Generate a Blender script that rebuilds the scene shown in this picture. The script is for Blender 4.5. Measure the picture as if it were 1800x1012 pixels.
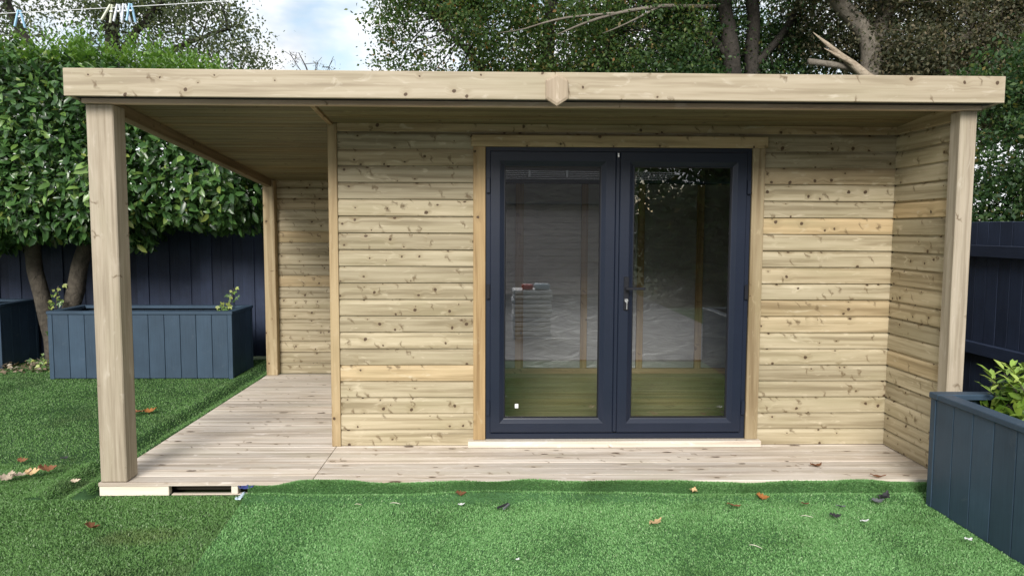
import bpy, bmesh, math, random
import numpy as np
from mathutils import Matrix, Vector, Euler

scn = bpy.context.scene
for o in list(bpy.data.objects): bpy.data.objects.remove(o)
R = math.radians
RNG = np.random.default_rng(7)
rnd = random.Random(11)

# ------------------------------------------------------------------ camera
cam_d = bpy.data.cameras.new('camera'); cam = bpy.data.objects.new('camera', cam_d)
scn.collection.objects.link(cam); scn.camera = cam
cam_d.sensor_width = 36.0; cam_d.lens = 1292.84/1800*36; cam_d.clip_end = 2000; cam_d.clip_start = 0.05
yaw, pit, rol = R(1.4138), R(4.5099), R(0.2304)
fw = Vector((math.sin(yaw)*math.cos(pit), math.cos(yaw)*math.cos(pit), -math.sin(pit)))
rt = Vector((math.cos(yaw), -math.sin(yaw), 0)); up = rt.cross(fw)
r2 = rt*math.cos(rol)+up*math.sin(rol); u2 = -rt*math.sin(rol)+up*math.cos(rol)
mw = Matrix.Identity(4)
for i in range(3):
    mw[i][0] = r2[i]; mw[i][1] = u2[i]; mw[i][2] = -fw[i]
mw[0][3], mw[1][3], mw[2][3] = 0, -4.308, 1.5013
cam.matrix_world = mw

# ------------------------------------------------------------------ sky, sun, exposure
SUN_EL, SUN_AZ = 29.0, 190.0      # azimuth clockwise from +Y: behind the camera, a little to the left
w = bpy.data.worlds.new('World'); scn.world = w; w.use_nodes = True
nt = w.node_tree; nt.nodes.clear()
def WN(t, **k):
    n = nt.nodes.new(t)
    for a, b in k.items(): setattr(n, a, b)
    return n
wo = WN('ShaderNodeOutputWorld'); bg = WN('ShaderNodeBackground'); bg.inputs['Strength'].default_value = 0.066
sky = WN('ShaderNodeTexSky'); sky.sky_type = 'NISHITA'; sky.sun_disc = False
sky.sun_elevation = R(SUN_EL); sky.sun_rotation = R(SUN_AZ); sky.altitude = 50; sky.dust_density = 0.6; sky.ozone_density = 1.4
tc = WN('ShaderNodeTexCoord'); sep = WN('ShaderNodeSeparateXYZ'); nt.links.new(tc.outputs['Generated'], sep.inputs[0])
dz = WN('ShaderNodeMath', operation='MAXIMUM'); dz.inputs[1].default_value = 0.0; nt.links.new(sep.outputs[2], dz.inputs[0])
dz2 = WN('ShaderNodeMath', operation='ADD'); dz2.inputs[1].default_value = 0.35; nt.links.new(dz.outputs[0], dz2.inputs[0])
cb = WN('ShaderNodeCombineXYZ')
for i in (0, 1):
    m = WN('ShaderNodeMath', operation='DIVIDE'); nt.links.new(sep.outputs[i], m.inputs[0]); nt.links.new(dz2.outputs[0], m.inputs[1]); m_ = WN('ShaderNodeMath', operation='ADD'); m_.inputs[1].default_value = (.15, 0.)[i]; nt.links.new(m.outputs[0], m_.inputs[0]); nt.links.new(m_.outputs[0], cb.inputs[i])
cb.inputs[2].default_value = 4.9
ns = WN('ShaderNodeTexNoise'); ns.inputs['Scale'].default_value = 3.1; ns.inputs['Detail'].default_value = 6; ns.inputs['Roughness'].default_value = 0.52; ns.inputs['Distortion'].default_value = 0.25
nt.links.new(cb.outputs[0], ns.inputs['Vector'])
rp = WN('ShaderNodeValToRGB'); rp.color_ramp.elements[0].position = 0.30; rp.color_ramp.elements[1].position = 0.50
nt.links.new(ns.outputs['Fac'], rp.inputs[0])
n2 = WN('ShaderNodeTexNoise'); n2.inputs['Scale'].default_value = 5.0; n2.inputs['Detail'].default_value = 4; nt.links.new(cb.outputs[0], n2.inputs['Vector'])
cr = WN('ShaderNodeValToRGB'); cr.color_ramp.elements[0].position = 0.3; cr.color_ramp.elements[0].color = (8.0, 8.4, 9.0, 1); cr.color_ramp.elements[1].position = 0.6; cr.color_ramp.elements[1].color = (13.5, 13.6, 13.8, 1)
nt.links.new(n2.outputs['Fac'], cr.inputs[0])
bl = WN('ShaderNodeMix', data_type='RGBA', blend_type='MULTIPLY'); bl.inputs[0].default_value = 1.0; bl.inputs[7].default_value = (2.3, 2.05, 1.75, 1)
nt.links.new(sky.outputs[0], bl.inputs[6])
mx = WN('ShaderNodeMix', data_type='RGBA'); nt.links.new(rp.outputs[0], mx.inputs[0]); nt.links.new(bl.outputs[2], mx.inputs[6]); nt.links.new(cr.outputs[0], mx.inputs[7])
nt.links.new(mx.outputs[2], bg.inputs[0]); nt.links.new(bg.outputs[0], wo.inputs[0])

sd = bpy.data.lights.new('sun', 'SUN'); sd.energy = 2.7; sd.angle = R(22); sd.color = (1.0, 0.96, 0.90)
sun = bpy.data.objects.new('sun', sd); scn.collection.objects.link(sun)
sdir = Vector((math.sin(R(SUN_AZ))*math.cos(R(SUN_EL)), math.cos(R(SUN_AZ))*math.cos(R(SUN_EL)), math.sin(R(SUN_EL))))
sun.rotation_euler = sdir.to_track_quat('Z', 'Y').to_euler(); sun.location = sdir*30
vs = scn.view_settings; vs.view_transform = 'Standard'; vs.look = 'None'; vs.gamma = 1; vs.exposure = 0.55; vs.use_curve_mapping = False
scn.render.engine = 'CYCLES'
scn.cycles.max_bounces = 10; scn.cycles.transparent_max_bounces = 12; scn.cycles.diffuse_bounces = 2

# ------------------------------------------------------------------ helpers
COL = scn.collection
W = {}                                   # world matrix of every object
def place(o, M, parent=None):
    COL.objects.link(o); W[o.name] = M.copy()
    if parent is not None:
        o.parent = parent; o.matrix_parent_inverse = W[parent.name].inverted()
    o.matrix_basis = M
    return o
def tag(o, label=None, cat=None, group=None, kind=None):
    if label: o['label'] = label
    if cat: o['category'] = cat
    if group: o['group'] = group
    if kind: o['kind'] = kind
    return o
def T(*p): return Matrix.Translation(Vector(p))
def empty(name, loc, label, cat, group=None):
    o = bpy.data.objects.new(name, None); o.empty_display_size = 0.2
    place(o, T(*loc)); return tag(o, label, cat, group)
def link_mesh(name, me, mat, M=None, parent=None):
    o = bpy.data.objects.new(name, me)
    if mat is not None and not me.materials: me.materials.append(mat)
    elif mat is not None and me.materials[0] != mat:
        me = me.copy(); me.materials.clear(); me.materials.append(mat); o.data = me
    return place(o, M or Matrix.Identity(4), parent)
def mesh_py(name, v, f, smooth=False):
    me = bpy.data.meshes.new(name); me.from_pydata([tuple(p) for p in v], [], f); me.update()
    if smooth:
        for p in me.polygons: p.use_smooth = True
    return me
_cb = {}
def chamfer_box(L, wd, th, c=0.003):
    """x: 0..L, y: -th/2..th/2, z: -wd/2..wd/2, chamfered edges"""
    key = (round(L, 4), round(wd, 4), round(th, 4), c)
    if key in _cb: return _cb[key]
    bm = bmesh.new(); hx, hy, hz = L/2, th/2, wd/2; c = min(c, hx*.4, hy*.45, hz*.45)
    for sx in (-1, 1):
        for sy in (-1, 1):
            for sz in (-1, 1):
                bm.verts.new((hx+sx*(hx-c), sy*(hy-c), sz*hz)); bm.verts.new((hx+sx*(hx-c), sy*hy, sz*(hz-c))); bm.verts.new((hx+sx*hx, sy*(hy-c), sz*(hz-c)))
    bmesh.ops.convex_hull(bm, input=bm.verts)
    bmesh.ops.dissolve_limit(bm, angle_limit=0.01, verts=bm.verts, edges=bm.edges)
    me = bpy.data.meshes.new('plank'); bm.to_mesh(me); bm.free(); _cb[key] = me
    return me
def frame_m(p0, xdir, zdir):
    x = Vector(xdir).normalized(); z = Vector(zdir); z = (z-x*z.dot(x)).normalized(); y = z.cross(x)
    M = Matrix.Identity(4)
    for i in range(3):
        M[i][0] = x[i]; M[i][1] = y[i]; M[i][2] = z[i]; M[i][3] = p0[i]
    return M
def plank(name, parent, mat, p0, p1, wd, th, zdir=(0, 0, 1), c=0.003):
    """bar from p0 to p1 (axis centre line), wd along zdir, th across"""
    p0 = Vector(p0); p1 = Vector(p1); L = (p1-p0).length
    return link_mesh(name, chamfer_box(L, wd, th, c), mat, frame_m(p0, p1-p0, zdir), parent)
def boxw(name, parent, mat, lo, hi, c=0.003, axis=None):
    """axis-aligned box; grain runs along its longest side (or the given axis)"""
    lo = Vector(lo); hi = Vector(hi); d = hi-lo; m = (lo+hi)/2
    if axis is None: axis = max(range(3), key=lambda i: d[i])
    if axis == 0: return plank(name, parent, mat, (lo.x, m.y, m.z), (hi.x, m.y, m.z), d.z, d.y, (0, 0, 1), c)
    if axis == 1: return plank(name, parent, mat, (m.x, lo.y, m.z), (m.x, hi.y, m.z), d.z, d.x, (0, 0, 1), c)
    return plank(name, parent, mat, (m.x, m.y, lo.z), (m.x, m.y, hi.z), d.x, d.y, (1, 0, 0), c)
def np_mesh(name, V, F, smooth=False):
    me = bpy.data.meshes.new(name); V = np.asarray(V, np.float32); F = np.asarray(F, np.int32); k = F.shape[1]
    me.vertices.add(len(V)); me.vertices.foreach_set('co', V.ravel())
    me.loops.add(F.size); me.loops.foreach_set('vertex_index', F.ravel())
    me.polygons.add(len(F)); me.polygons.foreach_set('loop_start', np.arange(0, F.size, k, dtype=np.int32)); me.polygons.foreach_set('loop_total', np.full(len(F), k, np.int32))
    if smooth: me.polygons.foreach_set('use_smooth', np.ones(len(F), bool))
    me.update(calc_edges=True); me.validate(); return me

# ------------------------------------------------------------------ materials
class NT:
    def __init__(s, name):
        s.m = bpy.data.materials.new(name); s.m.use_nodes = True; s.t = s.m.node_tree
        s.b = s.t.nodes['Principled BSDF']; s.out = s.t.nodes['Material Output']
    def n(s, t, **k):
        q = s.t.nodes.new(t)
        for a, b in k.items(): setattr(q, a, b)
        return q
    def l(s, a, b): s.t.links.new(a, b)
    def math(s, op, a, b=None, clamp=False):
        q = s.n('ShaderNodeMath', operation=op, use_clamp=bool(clamp))
        for i, x in enumerate((a, b)):
            if x is None: continue
            if isinstance(x, (int, float)): q.inputs[i].default_value = x
            else: s.l(x, q.inputs[i])
        return q.outputs[0]
    def mix(s, fac, a, b, blend='MIX'):
        q = s.n('ShaderNodeMix', data_type='RGBA', blend_type=blend)
        for i, x in ((0, fac), (6, a), (7, b)):
            if isinstance(x, (int, float)): q.inputs[i].default_value = x
            elif isinstance(x, tuple): q.inputs[i].default_value = (*x, 1)
            else: s.l(x, q.inputs[i])
        return q.outputs[2]
    def ramp(s, fac, stops, interp='LINEAR'):
        q = s.n('ShaderNodeValToRGB'); s.l(fac, q.inputs[0]); e = q.color_ramp.elements; q.color_ramp.interpolation = interp
        while len(e) < len(stops): e.new(0.5)
        for x, (p, c) in zip(e, stops): x.position = p; x.color = (*c, 1) if isinstance(c, tuple) else (c, c, c, 1)
        return q.outputs[0]
    def noise(s, vec, scale, detail=3, rough=.5, dist=0.):
        q = s.n('ShaderNodeTexNoise'); q.inputs['Scale'].default_value = scale; q.inputs['Detail'].default_value = detail
        q.inputs['Roughness'].default_value = rough; q.inputs['Distortion'].default_value = dist
        if vec is not None: s.l(vec, q.inputs['Vector'])
        return q.outputs['Fac']
    def comb(s, x, y, z):
        q = s.n('ShaderNodeCombineXYZ')
        for i, v in enumerate((x, y, z)):
            if isinstance(v, (int, float)): q.inputs[i].default_value = v
            else: s.l(v, q.inputs[i])
        return q.outputs[0]
    def bump(s, h, strength, dist=0.01):
        q = s.n('ShaderNodeBump'); q.inputs['Strength'].default_value = strength; q.inputs['Distance'].default_value = dist
        s.l(h, q.inputs['Height']); s.l(q.outputs[0], s.b.inputs['Normal'])

def wood(name, tones, knot=0.6, kscale=6.5, krad=.062, rough=.62, grain=.35, saw=0., streak=.5, warm=0.25, kx=1.0):
    """tones: light/mid/dark early-late wood colours, boards differ by object"""
    k = NT(name); tcn = k.n('ShaderNodeTexCoord'); oi = k.n('ShaderNodeObjectInfo')
    sp = k.n('ShaderNodeSeparateXYZ'); k.l(tcn.outputs['Object'], sp.inputs[0]); r = oi.outputs['Random']
    x = k.math('ADD', sp.outputs[0], k.math('MULTIPLY', r, 91.7)); yz = k.math('ADD', sp.outputs[1], sp.outputs[2]); v = k.math('ADD', yz, k.math('MULTIPLY', r, 37.3))
    # knots
    wob = k.noise(k.comb(x, v, 0.), 22, 2)
    kv = k.comb(k.math('MULTIPLY', k.math('ADD', x, k.math('MULTIPLY', wob, .02)), kx), k.math('ADD', v, k.math('MULTIPLY', wob, .02)), 0.)
    vo = k.n('ShaderNodeTexVoronoi', voronoi_dimensions='2D', feature='F1'); vo.inputs['Scale'].default_value = kscale; vo.inputs['Randomness'].default_value = 1; k.l(kv, vo.inputs['Vector'])
    cs = k.n('ShaderNodeSeparateColor'); k.l(vo.outputs['Color'], cs.inputs[0]); d = vo.outputs['Distance']
    whorl = k.noise(k.comb(k.math('MULTIPLY', x, 2.3), k.math('MULTIPLY', r, 50.), 0.), 1.0, 1)
    has = k.math('MULTIPLY', k.math('LESS_THAN', cs.outputs[0], knot), k.math('GREATER_THAN', k.math('ADD', whorl, k.math('MULTIPLY', cs.outputs[2], .12)), .51))
    rad = k.math('MULTIPLY_ADD', cs.outputs[1], krad*.9, None); rad.node.inputs[2].default_value = krad*.38
    core = k.math('MULTIPLY', has, k.math('SUBTRACT', 1.0, k.math('DIVIDE', d, rad), clamp=True), clamp=True)
    core_m = k.math('MULTIPLY', core, 3.2, clamp=True)
    halo = k.math('MULTIPLY', has, k.math('SUBTRACT', 1.0, k.math('DIVIDE', d, k.math('MULTIPLY', rad, 4.2)), clamp=True))
    # branch streaks crossing the grain beside some knots
    vo2 = k.n('ShaderNodeTexVoronoi', voronoi_dimensions='2D', feature='F1'); vo2.inputs['Scale'].default_value = 1.0; vo2.inputs['Randomness'].default_value = 1
    sl = k.math('ADD', x, k.math('MULTIPLY', k.math('SUBTRACT', wob, .5), .10))
    k.l(k.comb(k.math('MULTIPLY', k.math('ADD', sl, k.math('MULTIPLY', v, .45)), 16.0), k.math('MULTIPLY', v, 6.5), 0.), vo2.inputs['Vector'])
    cs2 = k.n('ShaderNodeSeparateColor'); k.l(vo2.outputs['Color'], cs2.inputs[0])
    st = k.math('MULTIPLY', k.math('LESS_THAN', cs2.outputs[0], .16*streak*2), k.math('SUBTRACT', 1.0, k.math('MULTIPLY', vo2.outputs['Distance'], 4.6), clamp=True))
    # grain
    vg = k.math('ADD', v, k.math('MULTIPLY', halo, .022))
    g1 = k.noise(k.comb(k.math('MULTIPLY', x, 1.1), k.math('MULTIPLY', vg, 26.), k.math('MULTIPLY', r, 13.)), 1.0, 4, .55, .22)
    g2 = k.noise(k.comb(k.math('MULTIPLY', x, 5.), k.math('MULTIPLY', vg, 230.), 0.), 1.0, 2, .5)
    g3 = k.noise(k.comb(k.math('MULTIPLY', x, 1.7), k.math('MULTIPLY', vg, 7.), 3.3), 1.0, 2, .5)
    gg = k.math('ADD', k.math('MULTIPLY', g1, 1.0-.35*grain), k.math('MULTIPLY', g2, .35*grain))
    col = k.ramp(gg, [(.30, tuple(c*.86 for c in tones[2])), (.40, tones[2]), (.50, tones[1]), (.64, tones[0])])
    # board to board colour
    r2_ = k.n('ShaderNodeTexWhiteNoise', noise_dimensions='1D'); k.l(k.math('MULTIPLY', r, 517.3), r2_.inputs['W'])
    wfac = k.math('MULTIPLY', k.math('SUBTRACT', r2_.outputs['Value'], .72, clamp=True), 3.6*warm*4, clamp=True)
    col = k.mix(k.math('MULTIPLY', wfac, .8), col, (1.12, .93, .70), 'MULTIPLY')
    val = k.math('MULTIPLY_ADD', k.math('FRACT', k.math('MULTIPLY', r, 7919.)), .30, None); val.node.inputs[2].default_value = .82
    vcol = k.comb(val, val, val); col = k.mix(1.0, col, vcol, 'MULTIPLY')
    col = k.mix(k.math('MULTIPLY', k.math('SUBTRACT', g3, .5, clamp=True), 1.6, clamp=True), col, (tones[2][0]*.95, tones[2][1]*1.02, tones[2][2]*.9))
    col = k.mix(k.math('MULTIPLY', halo, .38), col, (tones[2][0]*.8, tones[2][1]*.72, tones[2][2]*.58))
    pv = k.noise(k.comb(k.math('MULTIPLY', x, 7.), k.math('MULTIPLY', v, 22.), 5.), 1.0, 3, .6, .8)
    col = k.mix(k.math('MULTIPLY', k.math('SUBTRACT', pv, .60, clamp=True), 4.5, clamp=True), col, (min(1, tones[0][0]*1.22), min(1, tones[0][1]*1.24), min(1, tones[0][2]*1.3)))
    col = k.mix(k.math('MULTIPLY', st, .95), col, (tones[2][0]*.42, tones[2][1]*.34, tones[2][2]*.26))
    col = k.mix(k.math('MULTIPLY', core_m, .93), col, (.065, .035, .018))
    if saw > 0:
        sw = k.noise(k.comb(k.math('MULTIPLY', x, 3.), k.math('MULTIPLY', v, 75.), 0.), 1.0, 3, .6)
        col = k.mix(k.math('MULTIPLY', k.math('SUBTRACT', sw, .45, clamp=True), saw*3), col, (tones[2][0]*.8, tones[2][1]*.8, tones[2][2]*.8))
        bl_ = k.noise(k.comb(k.math('MULTIPLY', x, 2.2), k.math('MULTIPLY', v, 6.), 8.), 1.0, 4)
        col = k.mix(k.math('MULTIPLY', k.math('SUBTRACT', bl_, .54, clamp=True), saw*3.2, clamp=True), col, (tones[2][0]*.75, tones[2][1]*.7, tones[2][2]*.66))
    k.l(col, k.b.inputs['Base Color']); k.b.inputs['Roughness'].default_value = rough; k.b.inputs['Specular IOR Level'].default_value = .35
    k.bump(k.math('SUBTRACT', k.math('ADD', g2, k.math('MULTIPLY', g1, .6)), k.math('MULTIPLY', core_m, .6)), .25, .0012)
    return k.m
M = {}
M['clad'] = wood('cladding timber', ((.50, .43, .295), (.42, .355, .235), (.305, .25, .155)), .8, 8.2, .092, streak=1.0, warm=.22)
M['ceil'] = wood('shaded soffit timber', ((.22, .19, .10), (.18, .15, .076), (.135, .108, .053)), .22, 4.5, .045, streak=.15)  # timber tone lowered to put the under-roof shade into the colour
M['deck'] = wood('deck timber', ((.76, .69, .61), (.675, .595, .51), (.52, .44, .36)), .75, 6.5, .085, .6, streak=.45, warm=.05, kx=.38)
M['fascia'] = wood('fascia timber', ((.47, .41, .31), (.41, .35, .255), (.325, .27, .19)), .7, 5.6, .06, streak=.35, warm=.1)
M['pink'] = wood('soffit edge timber', ((.66, .53, .43), (.58, .455, .36), (.48, .36, .28)), .15, 4, .04, streak=.1)
M['post'] = wood('sawn post timber', ((.45, .39, .305), (.395, .335, .255), (.30, .25, .185)), .25, 3.2, .07, .85, grain=.6, saw=.45, streak=.2, warm=0)
M['trim'] = wood('trim timber', ((.42, .335, .205), (.345, .265, .155), (.255, .185, .10)), .45, 7, .08, streak=.2)
M['sill'] = wood('sill timber', ((.83, .76, .66), (.78, .70, .60), (.70, .60, .49)), .15, 4, .035, .5, streak=.1, warm=0)
M['floor'] = wood('room floor timber', ((.46, .40, .22), (.38, .33, .17), (.29, .245, .12)), .1, 4, .04, .5, streak=.1)
M['stud'] = wood('stud timber', ((.46, .33, .19), (.38, .26, .14), (.29, .19, .10)), .3, 5, .05)
M['beam'] = wood('shaded beam timber', ((.24, .18, .11), (.19, .14, .08), (.14, .10, .058)), .3, 5, .05)  # stud tones darkened, so roof shade is painted into the beams

def painted(name, col, rough=.5, var=.12, spec=.4, scuff=.0):
    k = NT(name); tcn = k.n('ShaderNodeTexCoord'); oi = k.n('ShaderNodeObjectInfo')
    ad = k.n('ShaderNodeVectorMath', operation='ADD'); k.l(tcn.outputs['Object'], ad.inputs[0]); cx = k.comb(k.math('MULTIPLY', oi.outputs['Random'], 40.), 0., 0.); k.l(cx, ad.inputs[1])
    n1 = k.noise(ad.outputs[0], 4, 5, .6); sc = k.n('ShaderNodeVectorMath', operation='MULTIPLY'); k.l(ad.outputs[0], sc.inputs[0]); sc.inputs[1].default_value = (4, 90, 90)
    n2_ = k.noise(sc.outputs[0], 1, 3)
    f = k.math('ADD', k.math('MULTIPLY', n1, .6), k.math('MULTIPLY', n2_, .4))
    lo = tuple(c*(1-var) for c in col); hi = tuple(c*(1+var)+.002 for c in col)
    c = k.ramp(f, [(.3, lo), (.7, hi)])
    rv = k.math('MULTIPLY_ADD', oi.outputs['Random'], var*1.4, None); rv.node.inputs[2].default_value = 1-var*.7
    c = k.mix(1.0, c, k.comb(rv, rv, rv), 'MULTIPLY')
    if scuff:
        s = k.noise(ad.outputs[0], 9, 8, .72, .5); c = k.mix(k.math('MULTIPLY', k.math('SUBTRACT', s, .60, clamp=True), scuff*6, clamp=True), c, (.32, .33, .34))
    k.l(c, k.b.inputs['Base Color']); k.b.inputs['Roughness'].default_value = rough; k.b.inputs['Specular IOR Level'].default_value = spec
    k.bump(n2_, .25, .001); return k.m
M['fence'] = painted('navy fence paint', (.022, .033, .066), .6, .3, .3, .06)
M['planter'] = painted('blue grey planter paint', (.036, .064, .100), .5, .22, .35, .14)
M['upvc'] = painted('dark blue door frame', (.009, .0145, .031), .38, .06, .4)
M['black'] = painted('black metal', (.012, .013, .018), .35, .1)
M['metal'] = painted('bright metal', (.75, .75, .76), .25, .05); M['metal'].node_tree.nodes['Principled BSDF'].inputs['Metallic'].default_value = .9
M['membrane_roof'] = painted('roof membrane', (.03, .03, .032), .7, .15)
M['earth'] = painted('dark earth', (.035, .027, .02), .95, .4, .1)
M['shadow_ply'] = painted('dark backing sheet', (.06, .05, .035), .9, .2)
M['white'] = painted('white plastic', (.80, .81, .82), .4, .05)
M['blueplastic'] = painted('blue plastic', (.03, .05, .20), .35, .2)
M['paleplastic'] = painted('pale blue plastic', (.55, .68, .78), .35, .1)
M['red'] = painted('red print', (.5, .03, .04), .4, .1)

def foil():
    k = NT('silver wall membrane'); tcn = k.n('ShaderNodeTexCoord'); sc = k.n('ShaderNodeVectorMath', operation='MULTIPLY'); k.l(tcn.outputs['Object'], sc.inputs[0]); sc.inputs[1].default_value = (1.6, 1, 5.5)
    n = k.noise(sc.outputs[0], 2.2, 5, .55, 1.2); c = k.ramp(n, [(.3, (.33, .32, .335)), (.7, (.47, .46, .475))])
    k.l(c, k.b.inputs['Base Color']); k.b.inputs['Roughness'].default_value = .38; k.b.inputs['Metallic'].default_value = .25; k.bump(n, .8, .02); return k.m
M['foil'] = foil()
def glass():
    k = NT('double glazing'); lw = k.n('ShaderNodeFresnel'); lw.inputs['IOR'].default_value = 1.5
    fac = k.math('MULTIPLY_ADD', lw.outputs[0], 1.0, None); fac.node.inputs[2].default_value = .115
    tr = k.n('ShaderNodeBsdfTransparent'); tr.inputs[0].default_value = (.90, .93, .91, 1)
    gl = k.n('ShaderNodeBsdfGlossy'); gl.inputs['Roughness'].default_value = 0.0; gl.inputs[0].default_value = (.95, .97, 1, 1)
    ms = k.n('ShaderNodeMixShader'); k.l(fac, ms.inputs[0]); k.l(tr.outputs[0], ms.inputs[1]); k.l(gl.outputs[0], ms.inputs[2]); k.l(ms.outputs[0], k.out.inputs[0]); return k.m
M['glass'] = glass()

def leafmat(name, stops, rough=.5, trans=.35, spec=.4, under=None):
    k = NT(name); ge = k.n('ShaderNodeNewGeometry'); c = k.ramp(ge.outputs['Random Per Island'], stops)
    if under:
        c = k.mix(ge.outputs['Backfacing'], c, under)
    k.l(c, k.b.inputs['Base Color']); k.b.inputs['Roughness'].default_value = rough; k.b.inputs['Specular IOR Level'].default_value = spec
    t = k.n('ShaderNodeBsdfTranslucent'); k.l(k.mix(1.0, c, (1.25, 1.3, .7), 'MULTIPLY'), t.inputs[0])
    ms = k.n('ShaderNodeMixShader'); ms.inputs[0].default_value = trans; k.l(k.b.outputs[0], ms.inputs[1]); k.l(t.outputs[0], ms.inputs[2]); k.l(ms.outputs[0], k.out.inputs[0]); return k.m
M['laurel'] = leafmat('laurel leaves', [(0, (.024, .062, .020)), (.40, (.048, .115, .032)), (.78, (.075, .165, .042)), (.95, (.14, .24, .055)), (1, (.25, .30, .07))], .30, .22, .6)
M['laurel_top'] = leafmat('young laurel leaves', [(0, (.08, .17, .035)), (.6, (.14, .27, .05)), (1, (.22, .36, .07))], .36, .35, .5)
M['oak'] = leafmat('green oak leaves', [(0, (.036, .076, .024)), (.5, (.070, .135, .036)), (.84, (.12, .18, .05)), (.97, (.19, .15, .055)), (1, (.30, .15, .05))], .55, .42)
M['oak_dark'] = leafmat('dark green leaves', [(0, (.022, .056, .024)), (.6, (.05, .108, .036)), (.95, (.095, .155, .05)), (1, (.24, .17, .05))], .5, .4)
M['oak_brown'] = leafmat('olive brown leaves', [(0, (.045, .055, .032)), (.45, (.085, .095, .052)), (.8, (.15, .14, .085)), (1, (.24, .19, .12))], .6, .4)
M['airy'] = leafmat('grey green leaves', [(0, (.06, .09, .05)), (.6, (.11, .145, .075)), (1, (.18, .20, .10))], .55, .45)
M['shrub'] = leafmat('bright shrub leaves', [(0, (.07, .15, .02)), (.6, (.16, .27, .035)), (1, (.30, .40, .07))], .4, .35, .5)
M['ivy'] = leafmat('ivy leaves', [(0, (.05, .11, .03)), (.6, (.12, .19, .045)), (1, (.26, .30, .08))], .4, .3, .5)
def bark(name, a, b):
    k = NT(name); tcn = k.n('ShaderNodeTexCoord'); n = k.noise(tcn.outputs['Object'], 14, 6, .65, .6); n_ = k.noise(tcn.outputs['Object'], 3, 3)
    k.l(k.ramp(k.math('ADD', k.math('MULTIPLY', n, .7), k.math('MULTIPLY', n_, .3)), [(.3, a), (.7, b)]), k.b.inputs['Base Color']); k.b.inputs['Roughness'].default_value = .9; k.bump(n, .9, .03); return k.m
M['bark'] = bark('dark bark', (.016, .014, .012), (.055, .047, .038)); M['bark_pale'] = bark('pale bark', (.10, .085, .065), (.26, .23, .19)); M['bark_laurel'] = bark('laurel bark', (.028, .023, .018), (.13, .11, .085))
M['deadwood'] = bark('dead wood', (.20, .15, .10), (.52, .44, .34))
def turfmat(name, stops, wear, stain=None):
    k = NT(name); ge = k.n('ShaderNodeNewGeometry'); c = k.ramp(ge.outputs['Random Per Island'], stops)
    tcn = k.n('ShaderNodeTexCoord'); n = k.noise(tcn.outputs['Object'], 2.4, 4, .6); c = k.mix(k.math('MULTIPLY', k.math('SUBTRACT', n, .53, clamp=True), 4.5, clamp=True), c, wear)
    if stain:
        sp = k.n('ShaderNodeSeparateXYZ'); k.l(tcn.outputs['Object'], sp.inputs[0]); dx = k.math('MULTIPLY', k.math('SUBTRACT', sp.outputs[0], stain[0]), 4.0); dy = k.math('MULTIPLY', k.math('SUBTRACT', sp.outputs[1], stain[1]), 7.0)
        dd = k.math('ADD', k.math('MULTIPLY', dx, dx), k.math('MULTIPLY', dy, dy)); c = k.mix(k.math('MULTIPLY', k.math('SUBTRACT', 1.0, dd, clamp=True), k.math('MULTIPLY', n, .75, clamp=True), clamp=True), c, (.17, .17, .06))
    k.l(c, k.b.inputs['Base Color']); k.b.inputs['Roughness'].default_value = .55; k.b.inputs['Specular IOR Level'].default_value = .3
    t = k.n('ShaderNodeBsdfTranslucent'); k.l(c, t.inputs[0]); ms = k.n('ShaderNodeMixShader'); ms.inputs[0].default_value = .25
    k.l(k.b.outputs[0], ms.inputs[1]); k.l(t.outputs[0], ms.inputs[2]); k.l(ms.outputs[0], k.out.inputs[0]); return k.m
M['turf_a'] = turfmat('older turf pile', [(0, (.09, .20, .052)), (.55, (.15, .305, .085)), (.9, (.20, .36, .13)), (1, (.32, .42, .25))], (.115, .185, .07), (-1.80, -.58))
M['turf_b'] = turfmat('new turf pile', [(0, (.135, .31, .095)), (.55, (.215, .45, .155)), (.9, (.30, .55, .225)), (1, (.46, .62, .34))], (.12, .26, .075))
M['turf_base_a'] = painted('older turf backing', (.035, .08, .03), .9, .3, .1); M['turf_base_b'] = painted('new turf backing', (.05, .115, .045), .9, .3, .1)
M['ground'] = painted('rough ground', (.05, .07, .03), .95, .4, .1)
def simple_leaf(name, c):
    return painted(name, c, .65, .3, .3)
for n_, c in dict(l_orange=(.42, .17, .05), l_brown=(.22, .095, .045), l_tan=(.52, .36, .19), l_pale=(.55, .45, .34), l_red=(.20, .06, .04), l_dark=(.035, .035, .04), l_grey=(.14, .15, .16)).items(): M[n_] = simple_leaf(n_, c)
M['wall'] = painted('pale wall cladding', (.74, .67, .65), .7, .08); M['tile'] = painted('dark roof tiles', (.06, .055, .055), .7, .25)

# ------------------------------------------------------------------ ground and turf
G = -0.085
ground = link_mesh('ground', mesh_py('ground', [(-400, -400, G-.03), (400, -400, G-.03), (400, 400, G-.03), (-400, 400, G-.03)], [(0, 1, 2, 3)]), M['ground'])
tag(ground, kind='structure')
def vnoise(x, y, s, seed=0):
    """smooth value noise (numpy)"""
    r = np.random.default_rng(seed); tab = r.random((64, 64)); X = x*s+100; Y = y*s+100; i = np.floor(X).astype(int); j = np.floor(Y).astype(int); a = X-i; b = Y-j
    a = a*a*(3-2*a); b = b*b*(3-2*b); t = lambda p, q: tab[p % 64, q % 64]
    return (t(i, j)*(1-a)+t(i+1, j)*a)*(1-b)+(t(i, j+1)*(1-a)+t(i+1, j+1)*a)*b
SX0, SY0, SX1, SY1 = -1.452, 0.0, -1.385, -1.07         # seam of the overlapping sheet
def seam(y): return SX0+(SX1-SX0)*(SY0-y)/1.07-.03*np.maximum(-y-1.3, 0)
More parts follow.
